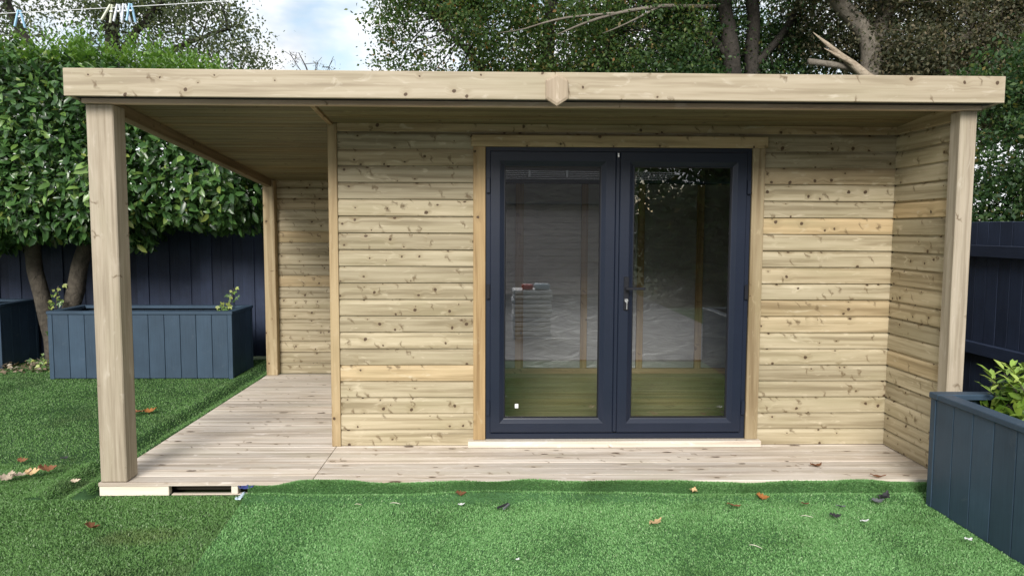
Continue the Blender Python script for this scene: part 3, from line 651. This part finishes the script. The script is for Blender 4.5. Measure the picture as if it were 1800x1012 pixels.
def hedge_points(n):
    """points near the surface of a lumpy rounded box: x -7.6..-2.45, y 3.05..4.75, z 1.35..3.3"""
    c = np.array([-5.05, 3.98, 2.32]); h = np.array([2.62, .80, .97]); d = rand_dirs(n*2)
    e = 3.2; s = (np.abs(d/1.0)**e).sum(1)**(-1/e); p = d*s[:, None]
    lump = 1+.17*(vnoise(p[:, 0]*2.62, p[:, 2]+p[:, 1]*.7, 1.9, 41)-.5)*2+.05*(vnoise(p[:, 0]*2.62, p[:, 2]-p[:, 1], 4.2, 42)-.5)*2
    dep = 1-.42*RNG.random(len(p))**1.6; nrm = unit(np.sign(p)*np.abs(p)**(e-1)/h)
    P_ = c+p*h*(lump*dep)[:, None]
    # right end tapers: lower and shorter
    tx = np.clip((P_[:, 0]+3.6)/1.1, 0, 1); P_[:, 2] -= np.clip(P_[:, 2]-2.3, 0, 9)*tx*.35
    lower = np.clip((P_[:, 0]+5.4)/2, 0, 1); P_[:, 2] += np.clip(2.0-P_[:, 2], 0, 9)*.10*lower
    keep = ((nrm[:, 1] < .5) | (RNG.random(len(p)) < .55)) & ((P_[:, 0] > -6.6) | (RNG.random(len(p)) < .35)); return P_[keep][:n], nrm[keep][:n]
LP, LN = hedge_points(40000)
n = len(LP); D = LN*.55+rand_dirs(n)*.75+np.array([0, 0, -.25]); N = LN*.9+rand_dirs(n)*.55+np.array([0, -.1, .55]); S = .105*(.5+.95*RNG.random(n)**1.2)
# nearest, outermost leaves are single parts, the rest one mass
front = np.where((LN[:, 1] < -.6) & (LP[:, 0] > -6.2))[0]; order = front[np.argsort(LP[front, 1]-.35*S[front]*10)]; single = order[:300]; mask = np.ones(n, bool); mask[single] = False
o = link_mesh('crown', leaf_mesh('crown', LP[mask], D[mask], unit(N[mask]), S[mask], LAU), M['laurel'], None, laurel); tag(o, kind='stuff')
leaf_me = np_mesh('laurel_leaf', LAU[0], LAU[1]); leaf_me.materials.append(M['laurel'])
leaf_cols = []
for q in range(4):
    c = ((.030, .075, .022), (.05, .115, .032), (.085, .17, .042), (.15, .25, .06))[q]
    m_ = painted('laurel leaf tone', c, .32, .2, .55); me = leaf_me.copy(); me.materials.clear(); me.materials.append(m_); leaf_cols.append(me)
for i in single:
    d_ = Vector(D[i]).normalized(); Mx = frame_m(Vector(LP[i]), d_, Vector(unit(N[i:i+1])[0])) @ Matrix.Scale(float(S[i])*1.1, 4)
    place(bpy.data.objects.new('leaf', leaf_cols[int(RNG.integers(4))]), Mx, laurel)
# young shoots on the top
ns_ = 620; bx = -7.4+4.6*RNG.random(ns_); by = 3.25+1.3*RNG.random(ns_); bz = 3.18-np.clip((bx+3.6)/1.1, 0, 1)*.3+.10*(vnoise(bx, by, 1.5, 50)-.5)
Ps, Ds, Ns, Ss = [], [], [], []
for i in range(ns_):
    hgt = .12+.22*RNG.random(); tilt = RNG.normal(size=2)*.15
    for k in range(9):
        t_ = k/8; p_ = np.array([bx[i]+tilt[0]*t_*hgt, by[i]+tilt[1]*t_*hgt, bz[i]+t_*hgt]); q = k*2.4+i; dd = np.array([math.cos(q), math.sin(q), .7+.6*t_]); Ps.append(p_); Ds.append(dd); Ns.append([-math.cos(q)*.6, -math.sin(q)*.6, .9]); Ss.append(.085*(1-.35*t_))
o = link_mesh('crown', leaf_mesh('shoots', np.array(Ps), np.array(Ds), unit(np.array(Ns)), np.array(Ss), LAU), M['laurel_top'], None, laurel); tag(o, kind='stuff')

# ivy at the foot of the laurel, and the sprig in the planter
def ivy(name, label, stems, n, size, spread):
    t = empty(name, stems[0][0], label, 'plant'); join_tubes('stem', [(s, [.006]*len(s)) for s in stems], M['bark_laurel'], t, 5); Ps = []
    for i in range(n):
        s = stems[rnd.randrange(len(stems))]; a = rnd.randrange(len(s)-1); f = rnd.random(); Ps.append(Vector(s[a]).lerp(Vector(s[a+1]), f)+Vector((rnd.gauss(0, spread), rnd.gauss(0, spread*.7), rnd.gauss(0, spread*.6))))
    tv = np.array([(0, 0, 0), (.15, .35, .02), (.5, .48, -.02), (.55, .2, .03), (1, 0, -.05), (.55, -.2, .03), (.5, -.48, -.02), (.15, -.35, .02)]); tf = [tuple(range(8))]
    me = mesh_py('ivy_leaf', tv, [(0, 3, 2, 1), (0, 4, 3), (0, 5, 4), (0, 7, 6, 5)])
    cols = []
    for c in ((.06, .12, .03), (.13, .21, .05), (.26, .31, .08)):
        m2 = me.copy(); m2.materials.append(painted('ivy leaf tone', c, .4, .2, .5)); cols.append(m2)
    for p in Ps:
        d_ = Vector((rnd.gauss(0, 1), -.5, rnd.gauss(-.3, .8))); Mx = frame_m(p, d_, Vector((rnd.gauss(0, .5), -1, .6))) @ Matrix.Scale(size*rnd.uniform(.6, 1.3), 4)
        place(bpy.data.objects.new('leaf', rnd.choice(cols)), Mx, t)
    return t
ivy('ivy', 'yellow green ivy climbing the foot of the laurel trunk', [[(-4.86, 4.02, G), (-4.90, 4.03, .25), (-4.94, 4.05, .6), (-4.9, 4.06, .85)], [(-4.80, 3.85, G), (-4.95, 3.9, -.02), (-5.1, 3.95, .05)], [(-4.75, 3.8, G), (-4.82, 3.92, .15), (-4.87, 4.0, .35)]], 95, .055, .045)
ivy('ivy', 'small ivy sprig growing at the back of the long planter', [[(-2.97, 3.95, .48), (-2.95, 3.96, .68), (-2.90, 3.96, .84)], [(-2.97, 3.95, .5), (-3.03, 3.93, .66)]], 34, .055, .03)
# leaf litter at the foot of the trunk
lt = 240; Pl = np.stack([-5.25+.26*RNG.normal(size=lt), 3.95+.16*RNG.normal(size=lt), np.full(lt, G+.03)+.03*RNG.random(lt)], 1)
o = link_mesh('leaf_litter', leaf_mesh('leaf_litter', Pl, rand_dirs(lt)*np.array([1, 1, .3]), unit(rand_dirs(lt)*.6+np.array([0, 0, 1])), .05*(.5+RNG.random(lt)), DIA), leafmat('dry litter', [(0, (.10, .07, .04)), (.6, (.28, .22, .15)), (1, (.5, .44, .36))], .8, .1)); tag(o, 'pale dry leaf litter under the laurel trunks', 'leaf litter', kind='stuff')

# shrub in the near planter
sh = empty('shrub', (3.05, -.42, G+.5), 'bright green leafy shrub growing in the near planter', 'plant')
sp_leaf = [];
for c in ((.06, .13, .022), (.14, .25, .035), (.22, .34, .05), (.33, .43, .09)):
    m2 = np_mesh('shrub_leaf', LAU[0]*np.array([1, .8, 1]), LAU[1]); m2.materials.append(painted('shrub leaf tone', c, .4, .15, .5)); sp_leaf.append(m2)
stems = []; cnt = 0
for i in range(34):
    a = i*2.4; rr = .30*math.sqrt((i+.5)/34); b0 = Vector((3.05+rr*.35*math.cos(a), -.42+rr*.5*math.sin(a), G+.5)); tp = Vector((3.05+rr*1.05*math.cos(a), -.42+rr*1.35*math.sin(a), .735-.55*rr**2*2+rnd.uniform(-.05, .04)))
    stems.append(([tuple(b0), tuple((b0+tp)/2+Vector((0, 0, .05))), tuple(tp)], [.006, .005, .003]))
    for k in range(9):
        if cnt >= 298: break
        q = k*2.4+i; t_ = .72+.28*k/8; p_ = b0.lerp(tp, t_)+Vector((0, 0, .02)); d_ = Vector((math.cos(q), math.sin(q), .25+.5*(k/8))); Mx = frame_m(p_, d_, Vector((-math.cos(q)*.4, -math.sin(q)*.4, 1))) @ Matrix.Scale(rnd.uniform(.065, .10), 4)
        place(bpy.data.objects.new('leaf', sp_leaf[min(3, int(rnd.random()*2+1.8*k/8+.2))]), Mx, sh); cnt += 1
join_tubes('stem', stems, M['bark_laurel'], sh, 5)
nn = 620; ang = RNG.random(nn)*6.28; rr = .30*np.sqrt(RNG.random(nn)); Pd = np.stack([3.05+1.05*rr*np.cos(ang), -.42+1.3*rr*np.sin(ang), G+.54+.25*RNG.random(nn)**.7*(1-(rr/.34)**2)], 1)
o = link_mesh('crown', leaf_mesh('shrub_inner', Pd, rand_dirs(nn)+np.array([0, 0, .4]), unit(rand_dirs(nn)+np.array([0, 0, .8])), .075*(.7+.6*RNG.random(nn)), LAU), M['shrub'], None, sh); tag(o, kind='stuff')
# white pot rim beside the shrub
tag(disc('stone', (3.03, -.80, .575), .05, .07, M['white'], None, 10), 'white stone in the near planter beside the shrub', 'stone')

# ------------------------------------------------------------------ trees behind the fence
GT = 'trees beyond the garden'
tree('airy_tree', 'airy grey green tree with sky gaps behind the laurel', (-8.0, 10.5, G),
     [([(-8.0, 10.5, G), (-7.9, 10.4, 2.5), (-7.3, 10.2, 4.6), (-7.2, 10.2, 7.5)], [.30, .24, .15, .06]), ([(-7.7, 10.3, 3.4), (-9.0, 10.2, 5.2), (-9.6, 10, 7)], [.12, .08, .03]), ([(-7.5, 10.3, 4.0), (-6.2, 10.2, 4.9), (-4.9, 10.0, 5.3)], [.09, .05, .02]), ([(-7.3, 10.2, 4.6), (-6.4, 10.4, 5.9), (-5.6, 10.4, 6.8)], [.08, .05, .02]), ([(-8.0, 10.4, 3.8), (-8.9, 10.6, 4.6), (-10.6, 10.6, 5.3)], [.08, .05, .02])],
     [((-8.6, 10.4, 5.6), (2.8, 1.5, 2.2)), ((-6.3, 10.3, 5.2), (1.6, 1.2, 1.2)), ((-5.2, 10.2, 4.85), (.85, .8, .75)), ((-6.6, 10.2, 6.6), (2.0, 1.4, 1.3)), ((-10.4, 10.4, 5.0), (1.6, 1.2, 1.7))], 900, 44, .21, .068, M['airy'], M['bark'], GT, DIA, .3, droop=.6)
tree('oak_tree', 'green leafy tree rising behind the middle of the roof', (1.0, 10.6, G),
     [([(1.0, 10.6, G), (1.1, 10.6, 2.5), (1.0, 10.5, 4.5), (1.2, 10.4, 7.5)], [.28, .22, .15, .06]), ([(1.1, 10.5, 3.2), (-.2, 10.2, 4.6), (-1.2, 10.0, 5.6)], [.12, .07, .03]), ([(1.1, 10.5, 3.6), (2.2, 10.2, 5.0), (2.6, 10, 6.3)], [.12, .07, .03])],
     [((-.6, 10.0, 5.2), (1.75, 1.4, 1.55)), ((.9, 10.3, 5.6), (1.9, 1.4, 1.8)), ((2.6, 10.1, 5.0), (1.5, 1.3, 1.5)), ((0.6, 10.6, 3.9), (2.0, 1.2, .9)), ((-.9, 10.2, 6.6), (1.5, 1.2, 1.1))], 1300, 60, .18, .070, M['oak'], M['bark'], GT, DIA, .2)
tree('oak_tree', 'dark twin trunked tree behind the right half of the roof', (4.7, 11.0, G),
     [([(4.75, 10.2, G), (4.72, 10.2, 3.0), (4.65, 10.1, 4.4), (4.30, 10.0, 6.2), (4.1, 10, 8)], [.22, .19, .17, .13, .06]), ([(4.9, 10.3, 2.6), (5.05, 10.3, 4.3), (5.05, 10.3, 6.5), (5.2, 10.4, 8)], [.17, .15, .12, .06]), ([(5.0, 10.3, 4.6), (5.7, 10.2, 5.4), (6.1, 10.2, 6.4)], [.09, .07, .03]), ([(4.5, 10.1, 4.9), (3.7, 10.0, 5.6), (3.2, 9.9, 6.4)], [.08, .05, .03])],
     [((3.6, 10.9, 5.4), (1.5, 1.0, 1.6)), ((5.0, 11.2, 5.6), (1.9, .9, 2.0)), ((4.3, 10.8, 3.9), (1.9, .9, .8)), ((6.0, 10.9, 4.6), (1.3, .9, 1.2)), ((4.0, 9.7, 6.6), (2.0, 1.0, .8)), ((3.3, 9.8, 4.4), (.9, .7, .55))], 1150, 60, .18, .072, M['oak_dark'], M['bark'], GT, DIA, .2)
tree('oak_tree', 'olive brown tree with a thick leaning limb behind the roof corner', (7.2, 9.6, G),
     [([(7.0, 9.3, G), (6.9, 9.2, 2.5), (6.82, 9.1, 4.2), (6.78, 9.05, 4.95), (5.9, 9.0, 5.75), (5.3, 9.0, 6.4)], [.26, .22, .19, .165, .12, .09]), ([(6.8, 9.1, 4.8), (7.3, 9.2, 6.0), (7.6, 9.3, 7.5)], [.14, .10, .05]), ([(6.85, 9.1, 3.9), (8.2, 9.0, 4.8), (9.4, 9.0, 5.6)], [.12, .08, .03])],
     [((8.0, 9.3, 5.3), (1.7, 1.1, 1.7)), ((9.6, 9.4, 5.0), (1.6, 1.2, 1.7)), ((7.0, 9.8, 5.7), (1.5, .8, 1.3)), ((8.4, 9.3, 3.9), (1.9, 1.0, .9)), ((7.4, 8.8, 4.6), (.55, .5, .6)), ((6.6, 8.8, 6.1), (1.4, .8, .6))], 1300, 60, .17, .068, M['oak_brown'], M['bark_pale'], GT, DIA, .35)
tree('evergreen_tree', 'dense dark evergreen behind the fence at the right edge', (8.6, 6.6, G),
     [([(8.4, 6.4, G), (8.4, 6.4, 2), (8.3, 6.4, 4.2)], [.18, .14, .05])],
     [((7.6, 6.2, 2.6), (1.3, 1.0, 1.6)), ((8.9, 6.4, 3.2), (1.4, 1.0, 1.8)), ((7.2, 5.9, 1.6), (.9, .8, .9)), ((8.4, 6.2, 1.5), (1.4, .9, 1.1))], 1000, 54, .15, .066, M['oak_dark'], M['bark'], GT, DIA, .1)
tree('evergreen_tree', 'olive tree mass filling the gap above the right fence', (11.0, 8.5, G),
     [([(11, 8.5, G), (11, 8.5, 3), (10.9, 8.4, 6)], [.25, .2, .06])],
     [((10.6, 8.4, 4.2), (1.8, 1.2, 2.6)), ((12.0, 8.2, 3.6), (1.8, 1.2, 2.8))], 380, 40, .18, .08, M['oak_brown'], M['bark'], GT, DIA, .15)
tree('oak_tree', 'green backdrop tree far behind the twin trunks', (3.2, 17, G),
     [([(3.2, 17, G), (3.2, 17, 4), (3.2, 17, 8.5)], [.3, .24, .08])],
     [((1.6, 17, 5.6), (2.6, 1.5, 2.4)), ((5.0, 17, 5.8), (2.6, 1.5, 2.2)), ((8.6, 16.5, 6.0), (3.0, 1.5, 2.6)), ((12.5, 16, 6.0), (3.0, 1.5, 2.8)), ((4.2, 17, 3.8), (5.0, 1.2, 1.2))], 760, 36, .28, .12, M['oak_dark'], M['bark'], GT, DIA, .1)
tree('twiggy_tree', 'thin bare twigs showing above the roof against the clouds', (-2.6, 7.2, G),
     [([(-2.7, 7.2, G), (-2.7, 7.2, 3.0), (-2.75, 7.2, 3.75), (-2.95, 7.1, 4.15)], [.04, .03, .014, .005]), ([(-2.72, 7.2, 3.5), (-2.55, 7.2, 3.9), (-2.45, 7.2, 4.12)], [.012, .007, .004]), ([(-2.74, 7.2, 3.6), (-2.75, 7.2, 3.95), (-2.68, 7.2, 4.05)], [.01, .006, .003]), ([(-2.74, 7.2, 3.65), (-3.0, 7.2, 3.95), (-3.12, 7.2, 4.2)], [.01, .006, .003])],
     [((-2.9, 7.2, 4.0), (.26, .15, .16)), ((-2.55, 7.2, 3.9), (.2, .15, .16))], 30, 3, .04, .028, M['oak_brown'], M['bark'], GT, DIA, .8)
# pale dead branch, broken trunk and sawn limb
db_ = empty('dead_branch', (2.9, 9.4, 5.4), 'long pale bare branch reaching left across the green tree', 'branch')
join_tubes('limb', [([(4.2, 10.0, 5.75), (2.95, 9.0, 5.47), (2.1, 8.9, 5.30), (1.5, 8.9, 5.10), (1.1, 8.9, 4.92)], [.042, .035, .028, .02, .01]), ([(2.1, 8.9, 5.30), (1.0, 8.85, 5.18), (.55, 8.85, 4.98), (.1, 8.85, 4.93)], [.022, .018, .011, .006]), ([(2.95, 9, 5.47), (2.3, 8.9, 5.1), (1.9, 8.9, 4.95)], [.02, .014, .006])], M['bark_pale'], db_, 7)
bt = empty('broken_trunk', (6.7, 8.8, G), 'splintered pale dead trunk leaning above the roof edge', 'dead tree')
join_tubes('trunk', [([(8.2, 8.8, G), (7.0, 8.8, 3.9), (6.52, 8.8, 4.29), (6.1, 8.8, 4.60), (5.85, 8.8, 4.78), (5.60, 8.8, 4.98)], [.12, .11, .085, .055, .035, .006])], M['deadwood'], bt, 9)
join_tubes('splinter', [([(6.3, 8.75, 4.45), (6.0, 8.75, 4.58), (5.78, 8.75, 4.70)], [.05, .03, .005])], M['deadwood'], bt, 6)
sl_ = empty('sawn_limb', (6.1, 8.9, 4.43), 'mossy sawn limb stub beside the broken trunk', 'branch')
join_tubes('limb', [([(6.75, 9.1, 4.36), (6.13, 8.85, 4.43), (5.52, 8.8, 4.48)], [.07, .06, .055])], M['bark_pale'], sl_, 9)

# ------------------------------------------------------------------ behind the photographer (seen in the door glass)
hs = empty('house', (-3.0, -12.5, G), 'pale single storey house reflected in the left door pane', 'house')
boxw('wall', hs, M['shadow_ply'], (-9, -16, G), (2.75, -12.03, 2.15), 0)
for k in range(14): plank('board', hs, M['wall'], (-9, -12.012, G+.08+k*.16), (2.77, -12.012, G+.08+k*.16), .154, .02, (0, 0, 1), .006)
link_mesh('roof', mesh_py('roof', [(-9.3, -11.7, 2.10), (3.0, -11.7, 2.10), (3.0, -14, 3.5), (-9.3, -14, 3.5), (-9.3, -16.3, 2.1), (3.0, -16.3, 2.1)], [(0, 1, 2, 3), (3, 2, 5, 4), (1, 5, 2), (0, 3, 4)]), M['tile'], None, hs)
boxw('gutter', hs, M['l_grey'], (-9.3, -11.82, 2.10), (3.0, -11.705, 2.155), .02)
patio = link_mesh('patio', mesh_py('patio', [(-14, -16, G+.03), (3.5, -16, G+.03), (3.5, -2.95, G+.03), (-14, -2.95, G+.03)], [(0, 1, 2, 3)]), painted('patio paving', (.24, .24, .25), .8, .2)); tag(patio, kind='structure')
for px in (-6.5, -3.2):
    wn = boxw('window', hs, M['white'], (px, -12.0, .9), (px+1.4, -11.98, 1.9), .005); boxw('pane', wn, M['black'], (px+.08, -11.985, .98), (px+1.32, -11.972, 1.82), .002)
tree('hedge_tree', 'tall dark tree reflected in the right door pane', (6.0, -12, G), [([(6, -12, G), (6, -12, 2.5), (6.1, -12, 6)], [.3, .22, .06])],
     [((4.7, -11.0, 2.4), (1.6, 1.4, 2.6)), ((7.2, -11.5, 3.0), (2.2, 1.4, 3.2)), ((5.6, -12, 5.0), (2.4, 1.5, 2.2)), ((9.5, -11, 3.0), (2.0, 1.4, 3.0)), ((5.0, -10.8, 1.2), (1.8, 1.2, 1.4))], 1500, 40, .27, .16, M['oak_dark'], M['bark'], None, DIA, .1)
M['peg_w0'] = painted('grey wrap', (.6, .63, .68), .4, .05)
stk = empty('wrapped_stack', (.55, -4.75, G), 'stack of pale wrapped sheets reflected in the left door pane', 'stack')
for k in range(11):
    jx, jy = rnd.uniform(-.015, .015), rnd.uniform(-.02, .02); boxw('sheet', stk, M['white'] if k % 4 else M['peg_w0'], (.27+jx, -5.2+jy, G+.012+k*.066), (.83+jx, -4.62+jy, G+.012+k*.066+.055), .012)
boxw('packet', stk, M['red'], (.40, -4.9, .655), (.56, -4.66, .72), .02); boxw('packet', stk, M['paleplastic'], (.58, -4.9, .655), (.80, -4.66, .73), .02)

# ------------------------------------------------------------------ clothes line and pegs
line = [(-4.6, -.20, 2.56), (-2.261, -.80, 2.475), (-.97, -1.14, 2.452), (1.5, -1.8, 2.47), (4.0, -2.45, 2.56)]
cl_ = join_tubes('clothes_line', [(line, [.0014]*5)], M['white'], None, 6); tag(cl_, 'thin white clothes line crossing above the lawn', 'clothes line')
def peg(label, p, mat, tilt, open_=.12):
    t = empty('clothes_peg', p, label, 'clothes peg', 'pegs on the clothes line')
    for s in (-1, 1):
        a = tilt+s*open_; d_ = Vector((math.sin(a), .15*s, -math.cos(a))); c = Vector(p)+Vector((s*.004, 0, .012)); plank('prong', t, mat, c, c+d_*.078, .011, .007, (0, 1, 0), .002)
    boxw('spring', t, M['metal'], (p[0]-.008, p[1]-.006, p[2]-.022), (p[0]+.008, p[1]+.006, p[2]-.014), .002); return t
M['peg_w'] = painted('white peg', (.70, .74, .80), .4, .05); M['peg_g'] = painted('cream peg', (.62, .64, .50), .4, .05); M['peg_b'] = painted('light blue peg', (.30, .52, .72), .4, .05)
peg('light blue peg alone at the left end of the clothes line', (-2.157, -.827, 2.474), M['peg_b'], .0, .16)
peg('cream peg leaning at the left of the peg cluster', (-1.68, -.953, 2.466), M['peg_g'], -.35)
peg('white peg in the middle of the peg cluster', (-1.645, -.962, 2.465), M['peg_w'], -.05)
peg('pale peg second from right in the peg cluster', (-1.615, -.970, 2.465), M['peg_w'], .08)
peg('light blue peg at the right of the peg cluster', (-1.585, -.978, 2.464), M['peg_b'], .0)

ml = empty('washing_line', (0, -6.5, 2.4), 'several parallel washing lines reflected at the top of the left door pane', 'washing line')
for k in range(5): join_tubes('strand', [([(-2.2, -6.0-.25*k, 2.45-.012*k), (3.0, -6.0-.25*k, 2.42-.012*k)], [.005, .005])], M['white'], ml, 5)
for px in (.55, 1.15): boxw('peg', ml, M['white'], (px, -6.02, 2.34), (px+.03, -6.0, 2.45), .004)
# ------------------------------------------------------------------ fallen leaves and scraps
def fallen(label, x, y, z, size, mat, rot, curl=.25, lobes=4, name='fallen_leaf', cat='leaf', aspect=.5):
    V = [(-.5, 0, .02)]; n = 13; top = []; bot = []
    for i in range(1, n):
        t_ = i/n; wv = math.sin(math.pi*t_**.8)*aspect*(.72+.28*math.cos(2*math.pi*lobes*t_)); cz_ = curl*((t_-.5)**2*2.2+wv*wv*.9)
        top.append((t_-.5, wv, cz_)); bot.append((t_-.5, -wv, cz_*rnd.uniform(.7, 1.3)))
    mid = [(i/n-.5, 0, curl*((i/n-.5)**2*1.6)) for i in range(1, n)]; V += top+mid+bot+[(.5, 0, curl*.4)]; m = n-1; F = []
    F += [(0, 1+m, 1), (0, 1+2*m, 1+m)]
    for i in range(m-1): F += [(1+i, 1+m+i, 2+m+i, 2+i), (1+m+i, 1+2*m+i, 2+2*m+i, 2+m+i)]
    e = len(V)-1; F += [(m, 2*m, e), (2*m, 3*m, e)]
    me = mesh_py(name, V, F, False); o = link_mesh(name, me, M[mat], T(x, y, z) @ Euler((rnd.uniform(-.25, .25), rnd.uniform(-.2, .2), rot)).to_matrix().to_4x4() @ Matrix.Scale(size, 4)); so = o.modifiers.new('t', 'SOLIDIFY'); so.thickness = .0012/size
    tag(o, label, cat, 'fallen leaves on the lawn' if cat == 'leaf' else None); return o
gz = G+.03; gn = G+.042
fallen('orange brown dry leaf beside the left edge of the deck', -2.935, 1.96, gz, .115, 'l_orange', .2, .5)
fallen('dark brown leaf touching the orange one beside the deck', -3.02, 1.93, gz, .10, 'l_brown', 2.6, .4)
for i, (dx, dy, m_, s_, r_) in enumerate(((-.09, -.03, 'l_pale', .10, .4), (-.03, 0, 'l_pale', .12, .7), (.03, .03, 'l_tan', .10, .2), (.09, .07, 'l_brown', .11, .8), (-.05, -.06, 'l_pale', .07, 1.9))):
    fallen(('pale dry leaf at the left end of the leaf clump on the left lawn', 'largest pale leaf in the middle of the leaf clump on the left lawn', 'tan leaf in the middle of the leaf clump on the left lawn', 'brown leaf at the right end of the leaf clump on the left lawn', 'small pale leaf lowest in the leaf clump on the left lawn')[i], -2.944+dx, .286+dy, gz+.008*i, s_, m_, r_, .5)
fallen('brown curled leaf alone on the near left lawn', -2.093, -.524, gz, .085, 'l_brown', -.3, .7)
fallen('small white leaf left of the thick post', -2.584, .198, gz, .06, 'l_pale', .3, .4)
fallen('small reddish brown leaf far left of the thick post', -3.165, .609, gz, .07, 'l_brown', .2, .5)
fallen('small dark leaf above the pale one left of the post', -2.916, .656, gz, .055, 'l_dark', 1.0, .5)
fallen('brown leaf lying against the turf ridge below the left door', -.19, -.143, gn+.02, .065, 'l_brown', .1, .5)
fallen('white scrap just below the brown leaf at the turf ridge', -.181, -.258, gn, .04, 'white', .1, .4, 2, 'paper_scrap', 'scrap')
fallen('tan oak leaf on the lawn in front of the doors', .864, -.53, gn, .078, 'l_tan', .35, .5, 3)
fallen('pale curled leaf near the turf ridge right of the oak leaf', 1.182, -.098, gn+.012, .055, 'l_tan', 1.1, .9)
fallen('flat brown leaf on the lawn below the right door jamb', 1.358, -.296, gn, .085, 'l_brown', .05, .3)
fallen('orange brown leaf right of the flat brown leaf', 1.567, -.167, gn, .075, 'l_orange', -.3, .5)
fallen('reddish leaf between the brown leaves and the near planter', 1.772, -.276, gn, .05, 'l_red', .1, .4)
fallen('black leaf in front of the grey one near the planter', 1.863, -.452, gn, .065, 'l_dark', -.1, .4)
fallen('grey leaf behind the black one near the planter', 1.956, -.322, gn, .06, 'l_grey', .2, .4)
fallen('dark grey crumpled leaf nearest to the near planter corner', 2.265, -.213, gn+.01, .085, 'l_dark', .5, .9)
fallen('grey leaf under the dark crumpled leaf by the planter', 2.21, -.24, gn, .07, 'l_grey', -.3, .5)
fallen('white scrap on the lawn left of the near planter', 1.99, -.524, gn, .05, 'white', .1, .3, 2, 'paper_scrap', 'scrap')
fallen('white scrap against the foot of the near planter', 2.395, -.768, gn, .045, 'white', .2, .5, 2, 'paper_scrap', 'scrap')
fallen('white scrap low on the lawn below the left door', .115, -.955, gn, .022, 'white', .8, .4, 2, 'paper_scrap', 'scrap')
fallen('brown leaf lying on the deck at the right', 2.064, .244, .006, .085, 'l_brown', .25, .6)
fallen('thin dark leaf at the front edge of the deck by the planter', 2.35, .03, .012, .10, 'l_brown', -.1, .3, 2, aspect=.2)
for lab, x, y, L_, r_ in (('pale straw strip left on the lawn below the front wall', -.762, -.25, .04, .1), ('longer pale straw strip right of the first below the front wall', -.556, -.235, .06, .0), ('thin white strip on the lawn left of the white scrap', 1.704, -.457, .065, -.1), ('thin white strip lowest on the lawn at the right', 1.29, -.83, .06, -.5)):
    pts = [(x+math.cos(r_)*L_*(t_-.5), y+math.sin(r_)*L_*(t_-.5)+.006*math.sin(t_*5), gn+.004*math.sin(t_*4)) for t_ in (0, .33, .66, 1)]
    tag(join_tubes('straw_strip', [(pts, [.001, .0016, .0016, .0008])], M['sill'], None, 5), lab, 'strip')
pg = empty('clothes_peg', (.05, -.312, gn), 'dark grey clothes peg lying on the lawn below the doors', 'clothes peg')
plank('prong', pg, M['l_dark'], (.085, -.28, gn+.012), (.02, -.33, gn+.006), .012, .008, c=.002); plank('prong', pg, M['l_grey'], (.088, -.285, gn+.01), (.055, -.345, gn+.006), .012, .008, c=.002)
# blue sheet scraps at the corner of the overlapping turf
def crumple(name, label, c, sx, sy, sz, mat, seed):
    r = np.random.default_rng(seed); nx_, ny_ = 9, 6; X, Y = np.meshgrid(np.linspace(-.5, .5, nx_), np.linspace(-.5, .5, ny_)); Z = np.sin(X*5+Y*3)*.3+r.normal(size=X.shape)*.18
    V = np.stack([c[0]+X*sx+r.normal(size=X.shape)*sx*.03, c[1]+Y*sy, c[2]+Z*sz], -1).reshape(-1, 3); i, j = np.meshgrid(np.arange(nx_-1), np.arange(ny_-1)); a = (j*nx_+i).ravel()
    o = link_mesh(name, np_mesh(name, V, np.stack([a, a+1, a+nx_+1, a+nx_], 1), True), mat); o.modifiers.new('t', 'SOLIDIFY').thickness = .002; tag(o, label, 'plastic'); return o
crumple('plastic_sheet', 'dark blue plastic scrap poking out under the deck edge', (-1.465, -.012, -.022), .085, .03, .018, M['blueplastic'], 3)
crumple('plastic_sheet', 'pale blue plastic strip at the corner of the overlapping turf', (-1.468, -.10, -.045), .035, .10, .02, M['paleplastic'], 5)
